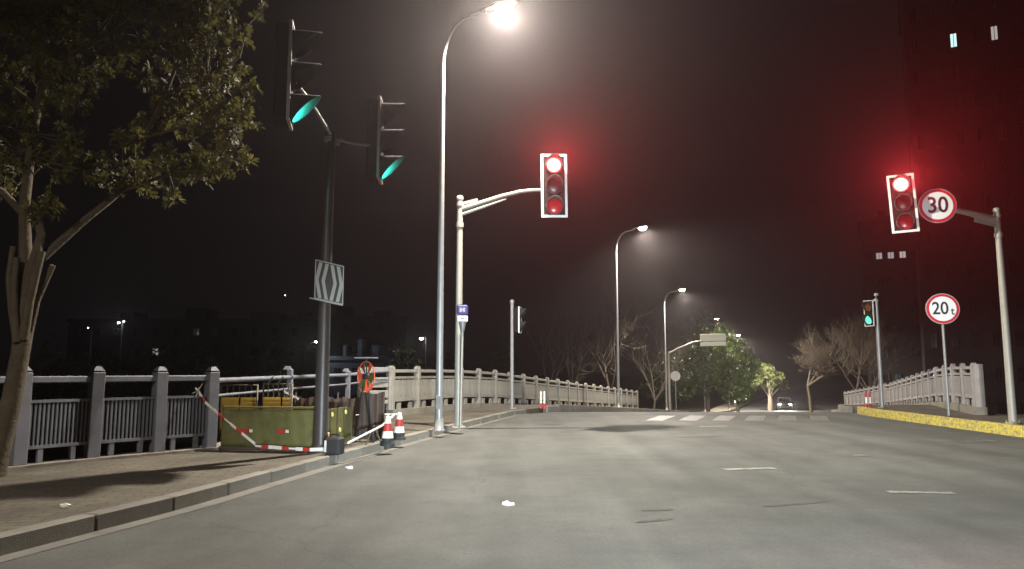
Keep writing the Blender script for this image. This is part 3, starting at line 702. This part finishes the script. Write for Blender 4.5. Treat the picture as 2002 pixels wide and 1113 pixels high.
# cones
for x, y, lab in ((-1.96, 11.85, 'red and white cone nearer the kerb edge'), (-1.93, 12.86, 'red and white cone tied to the white bar')):
    t = thing('traffic_cone', lab, 'traffic cone', (x, y, .13), rnd.uniform(0, 1), 'cones at the end of the dig')
    b = B(); b.lathe([(.115, 0), (.115, .035), (.095, .05), (.092, .12)], 20); b.obj('base', 'black_rubber', t)
    B().lathe([(.092, .1205), (.075, .225)], 20).obj('white_band', 'white_plastic', t)
    B().lathe([(.0745, .2255), (.055, .345)], 20).obj('red_band', 'cone_red', t)
    B().lathe([(.0545, .3455), (.040, .42), (.030, .455), (.012, .465)], 20).obj('white_top', 'white_plastic', t)
# black weight box at the foot of the signal pole, white bar from it to the cone
t = thing('weight_box', 'black box with a pale strip at the foot of the signal pole', 'box', (-2.50, 10.62, .13), R(-14))
B().box((0, 0, .12), (.23, .20, .24), bev=.025).obj('body', 'black_rubber', t)
B().box((-.09, -.103, .12), (.03, .006, .16)).obj('strip', 'white_plastic', t)
B().tube([(-.06, 0, .24), (-.06, 0, .28), (.06, 0, .28), (.06, 0, .24)], .012, 6).obj('handle', 'black_rubber', t)
t = thing('barrier_bar', 'slanting white bar leaning from the black box towards the cones', 'barrier', (-2.33, 10.72, .28))
B().tube([(0, 0, 0), (.28, 1.15, .16), (.36, 1.75, .28)], .018, 8).obj('bar', 'white_plastic', t)
B().tube([(-.3, 1.9, .28), (.0, 1.95, .285), (.38, 1.98, .29), (.40, 2.12, .28)], .008, 6).obj('cord', 'white_plastic', t)
for s in (-1, 1): B().tube([(.14, 1.2, .16), (.14 + s * .12, 1.2 + .05 * s, -.15)], .012, 6).obj('leg', 'rust_steel', t)

# warning tape: from the railing down to the ground, then along to the pole
def tape(name, label, pts, w=.045):
    t = thing(name, label, 'tape', pts[0]); P = [Vector(p) for p in pts]; base = P[0]
    segs = []
    for p, q in zip(P, P[1:]):
        L = (q - p).length; n = max(1, round(L / .12)); segs += [(p + (q - p) * i / n, p + (q - p) * (i + 1) / n) for i in range(n)]
    for i, (p, q) in enumerate(segs):
        ph = 0.5 + .5 * math.sin(i * .9); up = Vector((.05, -.15 + .25 * ph, .9)).normalized() * w / 2 * (1 if i % 5 else .55)
        o = B().add([p - up - base, q - up - base, q + up - base, p + up - base], [(0, 1, 2, 3)]).obj('band', 'red_plastic' if i % 3 == 1 else 'white_plastic', t)
        o.modifiers.new('thick', 'SOLIDIFY').thickness = .002
    return t
tape('warning_tape', 'red and white tape slanting from the railing to the ground', [(-4.60, 10.98, 1.0), (-4.50, 10.97, .84), (-4.20, 10.96, .60), (-3.85, 10.95, .33), (-3.62, 10.95, .155)])
tape('warning_tape', 'red and white tape low along the green sheet to the pole', [(-3.72, 10.90, .22), (-3.3, 10.80, .20), (-2.88, 10.73, .185), (-2.66, 10.72, .19)], .05)
t = thing('tape_knot', 'knotted end of white tape fluttering on the barred railing', 'tape', (-4.62, 10.99, 1.0))
for k in range(6):
    a = k * 1.1; d = Vector((.05 * math.cos(a), -.02 - .02 * math.sin(a * 2), .06 * math.sin(a) + (.08 if k == 0 else -.01)))
    o = B().add([(0, 0, 0), tuple(d + Vector((.015, 0, .012))), tuple(d * 1.5), tuple(d + Vector((-.012, 0, -.012)))], [(0, 1, 2), (0, 2, 3)]).obj('loop', 'white_plastic', t); o.modifiers.new('thick', 'SOLIDIFY').thickness = .002
t = thing('tape_knot', 'short twist of white tape hanging on the corner railing', 'tape', (-4.05, 13.2, .94))
for k in range(4):
    p = Vector((.07 * k, 0, -.035 * k)); o = B().add([p, p + Vector((.07, -.01, -.05)), p + Vector((.085, 0, -.02)), p + Vector((.02, 0, .03))], [(0, 1, 2), (0, 2, 3)]).obj('loop', 'white_plastic', t); o.modifiers.new('thick', 'SOLIDIFY').thickness = .002

# gully mouth in the kerb
t = thing('kerb_gully', 'black gully mouth set in the left kerb face', 'drain', (KL(12.6) + .004, 12.6, 0), math.atan2(2.5, .5))
b = B(); ring = [(-.15, .0), (.15, .0), (.15, .13), (-.15, .13)]
b.box((0, 0, .005), (.30, .05, .02)); b.box((0, 0, .137), (.30, .05, .02)); b.box((-.145, 0, .07), (.02, .05, .11)); b.box((.145, 0, .07), (.02, .05, .11)); b.obj('frame', 'black_rubber', t)
B().box((0, .018, .07), (.27, .01, .115)).obj('mouth', 'black_housing', t)
# flexible posts
for x, y, lab in ((.93, 24.0, 'left one of two slim white and red posts at the left kerb end'), (1.04, 24.05, 'right one of two slim white and red posts at the left kerb end'), (11.18, 23.6, 'left one of two red posts at the yellow kerb end'), (11.34, 23.7, 'right one of two red posts at the yellow kerb end')):
    t = thing('marker_post', lab, 'bollard', (x, y, prof(y) + .13), 0, 'slim marker posts at the crossing')
    B().lathe([(.055, 0), (.05, .03), (.038, .04), (.036, .16)], 12).obj('base', 'cone_red', t)
    B().lathe([(.0365, .161), (.035, .36)], 12).obj('sleeve', 'white_plastic', t)
    B().lathe([(.0345, .361), (.032, .53), (.015, .55)], 12).obj('top', 'cone_red' if x > 5 else 'white_border', t)
# litter
for x, y, z, s, lab in ((-.04, 7.4, .012, .05, 'crumpled white paper in the middle of the road'), (-2.17, 10.1, .012, .05, 'scrap of white paper in the left gutter'), (-3.85, 6.55, .145, .04, 'scrap of pale paper on the left pavement')):
    b = B(); bm = bmesh.new(); bmesh.ops.create_icosphere(bm, subdivisions=2, radius=s)
    for v in bm.verts: v.co = Vector((v.co.x * rnd.uniform(.7, 1.5), v.co.y * rnd.uniform(.6, 1.1), v.co.z * rnd.uniform(.2, .7)))
    bm.verts.index_update(); b.add([v.co[:] for v in bm.verts], [tuple(v.index for v in f.verts) for f in bm.faces]); bm.free()
    tag(b.obj('paper_scrap', 'litter', None, (x, y, z)), lab, 'litter')

# ------------------------------------------------------------------ trees
def leaf_quad(vs, fs, p, d, up, L, w):
    s = d.cross(up)
    if s.length < 1e-4: s = d.orthogonal()
    s.normalize(); o = len(vs); dr = Vector((0, 0, -.15 * L))
    vs += [p, p + d * L * .5 + s * w, p + d * L + dr, p + d * L * .5 - s * w]; fs.append((o, o + 1, o + 2, o + 3))
def rv(r, k=1.0):
    while True:
        v = Vector((r.uniform(-1, 1), r.uniform(-1, 1), r.uniform(-1, 1)))
        if .05 < v.length < 1: return v * k
def whorl(vs, fs, r, p, L, n):
    ax = rv(r).normalized(); ax.z = abs(ax.z) * .7; ax.normalize(); u = ax.orthogonal().normalized(); w = ax.cross(u)
    a0 = r.uniform(0, 6)
    for k in range(n):
        a = a0 + k * 2.4; d = (u * math.cos(a) + w * math.sin(a) + ax * r.uniform(.1, .8)).normalized()
        leaf_quad(vs, fs, p + d * .01, d, ax, L * r.uniform(.7, 1.2), L * .17)
# the near tree, leaning in from the left edge
tr = random.Random(21)
t = thing('tree', 'lopped broadleaf tree leaning in at the left edge by the railing', 'tree', (-5.78, 8.40, .13))
base = Vector((-5.78, 8.40, .13))
def L_(pts): return [Vector(p) - base for p in pts]
limbs = [([(-5.80, 8.4, .05), (-5.74, 8.4, .35), (-5.63, 8.4, .87), (-5.56, 8.4, 1.5), (-5.53, 8.4, 1.97), (-5.54, 8.42, 2.25)], [.16, .125, .105, .095, .105, .08]),
         ([(-5.54, 8.42, 2.1), (-5.60, 8.42, 2.61), (-5.66, 8.42, 3.21), (-5.65, 8.45, 4.07), (-5.65, 8.5, 4.44), (-5.58, 8.55, 4.85), (-5.50, 8.6, 5.6), (-5.35, 8.7, 6.6)], [.085, .07, .058, .052, .05, .04, .03, .015]),
         ([(-5.65, 8.5, 4.42), (-6.05, 8.4, 4.72), (-6.57, 8.3, 5.13), (-7.2, 8.2, 5.9)], [.035, .032, .028, .012]),
         ([(-5.66, 8.42, 3.1), (-5.9, 8.4, 3.35), (-6.4, 8.3, 3.7), (-7.0, 8.2, 4.4)], [.045, .04, .035, .015]),
         ([(-5.52, 8.38, 2.15), (-5.45, 8.36, 2.55), (-5.40, 8.36, 2.85), (-5.50, 8.40, 3.12), (-5.56, 8.42, 3.18)], [.07, .06, .05, .045, .04]),
         ([(-5.42, 8.45, 2.6), (-5.1, 8.7, 3.1), (-4.9, 9.0, 3.48), (-4.62, 9.0, 4.2), (-4.4, 9.05, 4.8), (-4.1, 9.1, 5.8)], [.05, .042, .036, .03, .025, .012]),
         ([(-4.9, 9.0, 3.5), (-4.3, 9.05, 3.75), (-3.7, 9.1, 3.95)], [.022, .018, .008]),
         ([(-4.62, 9.0, 4.2), (-4.1, 9.0, 4.35), (-3.5, 9.0, 4.3)], [.02, .016, .008]),
         ([(-4.4, 9.05, 4.8), (-3.9, 9.1, 5.0), (-3.5, 9.1, 5.3)], [.02, .015, .008]),
         ([(-5.55, 8.6, 5.0), (-5.0, 8.8, 5.5), (-4.5, 9.0, 6.2)], [.03, .022, .01]),
         ([(-5.6, 8.55, 4.7), (-5.3, 8.3, 4.9), (-4.9, 8.2, 5.1)], [.02, .015, .008])]
b = B()
for p, r_ in limbs: b.tube(L_(p), r_, 10)
b.obj('trunk', 'bark', t)
for p, r_ in (([(-5.58, 8.36, 1.62), (-5.66, 8.34, 2.0), (-5.71, 8.33, 2.35), (-5.69, 8.33, 2.70)], .034), ([(-5.50, 8.34, 1.65), (-5.44, 8.30, 2.05), (-5.37, 8.28, 2.40), (-5.33, 8.28, 2.64)], .042), ([(-5.48, 8.40, 1.75), (-5.42, 8.40, 2.1), (-5.34, 8.42, 2.35), (-5.28, 8.42, 2.50)], .034), ([(-5.55, 8.31, 1.62), (-5.58, 8.27, 2.0), (-5.60, 8.26, 2.3), (-5.59, 8.26, 2.56)], .036)):
    q = L_(p); B().tube(q, [r_ * 1.35, r_ * 1.12, r_, r_ * .97], 9).obj('stub', 'bark', t)
    d = (q[-1] - q[-2]).normalized(); B().tube([q[-1], q[-1] + d * .006], r_ * .9, 9).obj('cut_face', 'cut_wood', t)
blobs = [(-3.62, 9, 3.95, .42), (-4.1, 9, 3.72, .42), (-4.65, 8.8, 3.78, .45), (-5.15, 8.4, 3.72, .40), (-3.65, 9.1, 4.6, .55), (-4.1, 9.2, 5.4, .85), (-5, 8.6, 5.7, .95), (-6.0, 8.2, 4.05, .55), (-6.3, 8.4, 5.0, .85), (-5.15, 8.2, 4.55, .42), (-3.95, 9.2, 6.1, .75), (-5.2, 8.8, 6.6, 1.1), (-6.6, 8.6, 6.2, 1.1), (-4.3, 9.4, 6.8, .9), (-5.35, 8.3, 3.2, .18), (-4.5, 9.6, 4.7, .6), (-6.3, 8.7, 3.6, .4), (-5.9, 8.4, 5.6, .7)]
nodes = [p_ for p, _ in limbs[1:] for a_, c_ in zip(L_(p), L_(p)[1:]) for p_ in (a_, a_.lerp(c_, .33), a_.lerp(c_, .66), c_)]
vs = []; fs = []; tw = B()
for cx, cy_, cz, cr in blobs:
    c = Vector((cx, cy_, cz)) - base; n = int(260 * cr ** 1.8) + 14
    near = sorted(nodes, key=lambda q: (q - c).length)[:5]
    for _ in range(max(3, n // 5)):
        s0 = tr.choice(near); e0 = c + rv(tr, cr * .95); mid = s0.lerp(e0, .55) + rv(tr, .12)
        tw.tube([s0, mid, e0], [.010, .007, .004], 4, cap=False)
        for q in range(6):
            pp = mid.lerp(e0, .25 + .75 * q / 5) + rv(tr, .10 * (q < 5) + .04)
            whorl(vs, fs, tr, pp, tr.uniform(.055, .105), 10)
tw.obj('twigs', 'bark', t)
me = bpy.data.meshes.new('crown'); me.from_pydata([tuple(v) for v in vs], [], fs); me.materials.append(MAT['leaf_warm']); link('crown', me, t)

def bare_tree(name, label, x, y, z, h, seed, m, spread=.55, levels=5, lean=(0, 0), split=.28, r0=None, group=None, kids=3):
    r = random.Random(seed); t = thing(name, label, 'tree', (x, y, z), 0, group); tb = B(); bb = B()
    r0 = r0 or h * .017
    def grow(p, d, L, rad, lv, b_):
        q = [p]; dd = d.copy()
        for k in range(3):
            dd = (dd + rv(r, .16) + Vector((0, 0, .05))).normalized(); q.append(q[-1] + dd * L / 3)
        b_.tube(q, [rad, rad * .86, rad * .74, rad * .62], 6 if lv < 2 else 4 if lv < 4 else 3, cap=False)
        if lv >= levels: return
        n = kids if lv else kids + 1
        for k in range(n):
            a = rv(r).normalized(); a.z = abs(a.z) * .4
            nd = (dd * (1 - spread * .75) + a * spread).normalized()
            grow(q[-1] if k else q[-1], nd, L * r.uniform(.58, .82), rad * .6, lv + 1, bb)
        if lv > 0:
            a = rv(r).normalized(); grow(q[2], (dd * .4 + a * .6).normalized(), L * .5, rad * .45, lv + 1, bb)
    grow(Vector((0, 0, -.2)), Vector((lean[0], lean[1], 1)).normalized(), h * split, r0, 0, tb)
    tb.obj('trunk', m, t); bb.obj('branches', m, t); return t
def leafy_tree(name, label, x, y, z, h, blobs_, seed, lm, bm_, r0, per=260, L=.22, group=None):
    r = random.Random(seed); t = thing(name, label, 'tree', (x, y, z), 0, group); b = B()
    b.tube([(0, 0, -.2), (.05, 0, h * .25), (-.05, .05, h * .5), (0, 0, h * .75)], [r0, r0 * .8, r0 * .55, r0 * .2], 8)
    for cx, cy_, cz, cr in blobs_: b.tube([(0, 0, h * .3), (cx * .5, cy_ * .5, (h * .3 + cz) / 2 + .1), (cx, cy_, cz)], [r0 * .4, r0 * .28, r0 * .1], 5)
    b.obj('trunk', bm_, t)
    vs = []; fs = []
    for cx, cy_, cz, cr in blobs_:
        for _ in range(int(per * cr ** 1.7)):
            d = rv(r).normalized() * cr * (r.random() ** .45); p = Vector((cx, cy_, cz)) + d
            if math.sin(p.x * 2.6 + seed) * math.sin(p.y * 2.3) * math.sin(p.z * 2.9 + 1) > .10: continue
            whorl(vs, fs, r, p, L * r.uniform(.7, 1.3), 5)
    me = bpy.data.meshes.new('crown'); me.from_pydata([tuple(v) for v in vs], [], fs); me.materials.append(MAT[lm]); link('crown', me, t); return t
GB = 'bare trees on the far bank'
bare_tree('tree', 'thin bare tree left of the second lamp, leftmost of its clump', 3.2, 57.5, -4, 10.5, 3, 'bark_dark', .42, 5, (-.05, 0), .34, .13, GB)
bare_tree('tree', 'thin bare tree left of the second lamp, middle of its clump', 5.0, 58.5, -4, 11.0, 4, 'bark_dark', .40, 5, (.04, 0), .34, .13, GB)
bare_tree('tree', 'bare tree left of the second lamp, with branches reaching the lamp pole', 6.9, 57.0, -4, 11.5, 5, 'bark_dark', .45, 5, (.10, 0), .34, .14, GB)
bare_tree('tree', 'bare tree between the second and third lamps', 11.6, 62, -4, 9.5, 6, 'bark_dark', .5, 5, (0, 0), .32, .13, GB)
bare_tree('tree', 'wide bare winter tree right of the oncoming car', 27.6, 69, -3.2, 17.5, 11, 'bark_brown', .86, 6, (-.02, 0), .19, .20, GB, 3)
bare_tree('tree', 'bare winter tree rising behind the far end of the right railing', 30.3, 64, -3.2, 12.5, 12, 'bark_brown', .60, 6, (-.22, 0), .24, .17, GB)
bare_tree('tree', 'dark bare tree behind the right signal post', 38, 78, -4, 12, 13, 'bark_dark', .55, 5, (0, 0), .26, .16, GB)
GE = 'evergreen trees along the far road'
leafy_tree('tree', 'tall evergreen tree behind the cream signboard', 17.4, 66.5, -3.6, 10.6, [(0, 0, 8.6, 1.9), (-1.2, 0, 6.6, 2.0), (1.3, .3, 6.8, 2.1), (0, 0, 4.8, 2.2), (1.8, 0, 4.6, 1.7), (-1.6, .2, 4.2, 1.6)], 31, 'leaf_dark', 'bark_dark', .2, 200, .26, GE)
leafy_tree('tree', 'evergreen tree right of the signboard and left of the bushy tree', 22.9, 76, -4, 8.0, [(0, 0, 6.8, 1.9), (-1.4, 0, 5.2, 2.0), (1.2, .3, 5.4, 1.7), (0, 0, 3.6, 1.9)], 32, 'leaf_dark', 'bark_dark', .2, 200, .28, GE)
leafy_tree('tree', 'low evergreen tree left of the signboard pole', 14.6, 69, -4, 7.2, [(0, 0, 5.4, 1.7), (-1.3, 0, 4.2, 1.7), (1.2, .3, 4.1, 1.6)], 33, 'leaf_dark', 'bark_dark', .16, 170, .26, GE)
leafy_tree('tree', 'lamp lit bushy green tree with pale trunk left of the oncoming car', 31.2, 90.5, -3.45, 4.9, [(-.4, 0, 4.6, 1.1), (.9, -.2, 3.7, 1.0), (-1.4, 0, 3.5, .9), (1.7, 0, 3.1, .75), (0, -.3, 3.6, 1.2)], 34, 'leaf_fresh', 'bark_pale', .34, 420, .20, GE)

# ------------------------------------------------------------------ far buildings
def block(name, label, x, y, z, w, d, h, floors, bays, m, lit=(), rz=0.0, win=True, ww=.55, wh=.55):
    t = thing(name, label, 'building', (x, y, z), rz)
    fh = h / floors; bw = w / bays
    b = B(); b.box((w / 2, d / 2, h / 2), (w, d, h)); b.obj('wall', m, t)
    B().box((w / 2, d / 2, h + .25), (w + .6, d + .6, .5)).obj('roof', m, t)
    for k_ in range(3): B().box((w * (.2 + .3 * k_), d / 2, h + .5 + (.7 + .4 * (k_ % 2))), (w * (.06 + .03 * k_), d * .4, 1.4 + .8 * (k_ % 2))).obj('roof_house', m, t)
    if win:
        wm = {}
        for f in range(floors):
            for c in range(bays):
                mm = dict(((a, e), k) for a, e, k in lit).get((f, c), 'dark_glass')
                if mm not in wm:
                    wm[mm] = (B().box((0, 0, 0), (bw * ww, .06, fh * wh)).mesh('window', mm), )
                if 'fr' not in wm:
                    bb = B(); ring_frame(bb, bw * ww + .16, fh * wh + .16, .08, -.10, .02); bb.box((0, -.05, 0), (.05, .07, fh * wh)); wm['fr'] = bb.mesh('frame', m)
                o = link('window', wm[mm][0], t, ((c + .5) * bw, -.032, (f + .5) * fh)); link('frame', wm['fr'], o)
    return t
block('apartment_tower', 'dark high rise tower at the right edge with two lit windows', 40.0, 72, -4, 20.4, 16, 46, 14, 12, 'tower_wall', lit=((11, 2, 'window_cool'), (11, 4, 'window_pale')), rz=R(-28), ww=.30, wh=.42)
block('apartment_block', 'low dark building with three dim windows below the right signal', 44.0, 92, -4, 13, 12, 24, 8, 10, 'block_wall', lit=((6, 1, 'window_dim'), (6, 2, 'window_dim'), (6, 3, 'window_pale')), rz=R(-25), ww=.5, wh=.26)
block('riverside_building', 'low bluish building across the river lit by a far lamp', -22.6, 92, -4, 6.5, 8, 6.6, 2, 3, 'blue_wall', ww=.4, wh=.4)
block('riverside_building', 'long dark building far across the river at the left', -75, 125, -4, 40, 12, 13.5, 4, 12, 'block_wall', lit=((2, 4, 'window_dim'),), ww=.3, wh=.35)
block('riverside_building', 'dark building across the river behind the chevron board', -46, 140, -4, 26, 12, 15, 5, 8, 'block_wall', ww=.3, wh=.35)
# dark trees massed along the far bank: nobody could count them
wr = random.Random(5); vs = []; fs = []
for k in range(46):
    cx = -95 + 2.1 * k + wr.uniform(-1, 1); cyy = 100 + wr.uniform(-8, 8); hh = wr.uniform(3.5, 9.5); ww = wr.uniform(1.6, 3.2)
    for _ in range(150):
        d = rv(wr); p = Vector((cx + d.x * ww, cyy + d.y * ww, -4 + hh * .55 + d.z * hh * .52)); whorl(vs, fs, wr, p, .55, 4)
me = bpy.data.meshes.new('far_woods'); me.from_pydata([tuple(v) for v in vs], [], fs); me.materials.append(MAT['leaf_dark'])
fw = link('far_woods', me); fw['kind'] = 'stuff'; fw['label'] = 'dark belt of trees massed along the far river bank'; fw['category'] = 'woods'
# far lamps beyond the river
for x, y, z, lab, m, pw in ((-23.66, 90, 4.82, 'far white lamp across the river just left of the dark signal pole', 'far_lamp', 350), (-10.94, 90, 5.19, 'far white lamp across the river left of the tall lamp post', 'far_lamp', 300), (-58.5, 110, 8.4, 'far twin lamp across the river above the railing', 'far_lamp', 200), (-63.0, 110, 7.6, 'small dim lamp far across the river near the tree', 'far_lamp', 0), (-39.4, 128, 14.3, 'tiny high lamp far across the river left of the chevron board', 'far_lamp', 0)):
    t = thing('far_lamp', lab, 'street lamp', (x, y, -4), 0, 'lamps across the river'); hz = z + 4
    B().tube([(.5, 0, 0), (.5, 0, hz + .1), (.2, 0, hz + .2), (-.2, 0, hz + .12)], [.07, .05, .04, .03], 6).obj('pole', 'pole_dark', t)
    B().box((-.05, 0, hz + .10), (.6, .26, .08), bev=.02).obj('housing', 'pole_dark', t)
    r_ = .24 if pw >= 300 else .16 if pw else .07
    B().lathe([(r_ * .4, -r_ * .8), (r_ * .9, -r_ * .5), (r_, 0)], 12, T(-.05, 0, hz + .04)).obj('lens', m, t)
    if pw == 200: B().lathe([(.08, -.1), (.12, 0)], 10, T(.7, 0, hz + .25)).obj('lens', m, t)
    if pw: lamp('lamp_light', 'POINT', (-.05, -.1, hz - .35), pw, (.85, .95, 1), .1, t)

# ------------------------------------------------------------------ cars
def car(label, x, y, z, rz, paint, lit_w=0.0, col=(1, .97, .9), aim=6):
    """front points to -y of its own frame"""
    t = thing('car', label, 'car', (x, y, z), rz)
    side = [(-2.2, .35), (-2.2, .62), (-2.05, .78), (-1.1, .90), (-.45, 1.38), (.95, 1.42), (1.65, 1.0), (2.15, .95), (2.2, .40)]
    b = B(); n = len(side)
    rings = [(-.88, .94), (-.80, 1.0), (.80, 1.0), (.88, .94)]
    vs = []
    for xx, k in rings:
        for yy, zz in side: vs.append((xx * (1 if zz < .95 else .84), yy * k, .35 + (zz - .35) * (1 if k == 1 else .96)))
    fs = [(i * n + j, i * n + (j + 1) % n, (i + 1) * n + (j + 1) % n, (i + 1) * n + j) for i in range(3) for j in range(n)] + [tuple(range(n)), tuple(range(3 * n, 4 * n))]
    b.add(vs, fs); b.obj('body', paint, t)
    B().add([(-.66, -1.085, .945), (.66, -1.085, .945), (.60, -.50, 1.36), (-.60, -.50, 1.36)], [(0, 1, 2, 3)]).obj('windscreen', 'dark_glass', t)
    for s in (-1, 1):
        for yy in (-1.4, 1.35):
            w = B().lathe([(.18, -.10), (.31, -.10), (.33, -.06), (.33, .06), (.31, .10), (.18, .10)], 18, T(s * .80, yy, .33) @ RY(R(90))).obj('wheel', 'tyre', t)
            B().lathe([(.19, -.11), (.19, .11)], 12, T(s * .80, yy, .33) @ RY(R(90))).obj('rim', 'pole_grey', w)
        hl = B().box((s * .62, -2.13, .66), (.30, .10, .14), bev=.03).obj('headlight', 'headlight_glow', t)
        B().box((s * .93, -.75, .98), (.16, .12, .12), bev=.03).obj('mirror', paint, t)
        if lit_w: lamp('headlight_beam', 'SPOT', (s * .62, -2.22, .66), lit_w, col, .06, t, (R(aim - 90), 0, 0), R(62), .6)
    B().box((0, -2.18, .52), (.9, .06, .16), bev=.02).obj('grille', 'black_housing', t)
    return t
car('oncoming car with glaring headlights far down the road', 34.2, 94, prof(94), R(-18), 'car_white', 900)
car('waiting car behind the viewpoint with dipped headlights', 1.9, -3.8, 0, R(180 - 4), 'car_paint', 8500, (.80, .93, 1.0), 8)
for x, y, lab in ((28.6, 96, 'tiny headlamp low by the bushy tree trunk'), (36.0, 97, 'tiny headlamp right of the oncoming car')):
    t = thing('scooter', lab, 'scooter', (x, y, prof(y)), R(-15))
    for yy in (-.6, .6): B().lathe([(.14, -.05), (.24, -.04), (.24, .04), (.14, .05)], 12, T(0, yy, .24) @ RY(R(90))).obj('wheel', 'tyre', t)
    B().prism([(-.7, .35), (-.2, .3), (.3, .32), (.75, .5), (.7, .75), (.1, .72), (-.1, .45), (-.45, .5), (-.5, 1.0), (-.62, 1.0)], -.14, .14, RZ(R(90))).obj('body', 'car_paint', t)
    B().tube([(-.3, -.5, 1.02), (.3, -.5, 1.02)], .02, 6).obj('handlebar', 'tyre', t)
    B().lathe([(.08, 0), (.06, .06)], 10, T(0, -.62, .86) @ RX(R(90))).obj('headlight', 'headlight_glow', t)

# ------------------------------------------------------------------ the night haze
hb = B().box((0, 110, 27), (560, 320, 68)).mesh('haze', 'asphalt'); hb.materials.clear()
hm = bpy.data.materials.new('haze'); hm.use_nodes = True; hm.node_tree.nodes.clear()
vo = hm.node_tree.nodes.new('ShaderNodeVolumePrincipled'); vo.inputs['Color'].default_value = (.95, .88, .90, 1); vo.inputs['Density'].default_value = HAZE; vo.inputs['Anisotropy'].default_value = 0.80
mo = hm.node_tree.nodes.new('ShaderNodeOutputMaterial'); hm.node_tree.links.new(vo.outputs[0], mo.inputs['Volume'])
hb.materials.append(hm); hz = link('haze', hb); hz['kind'] = 'stuff'
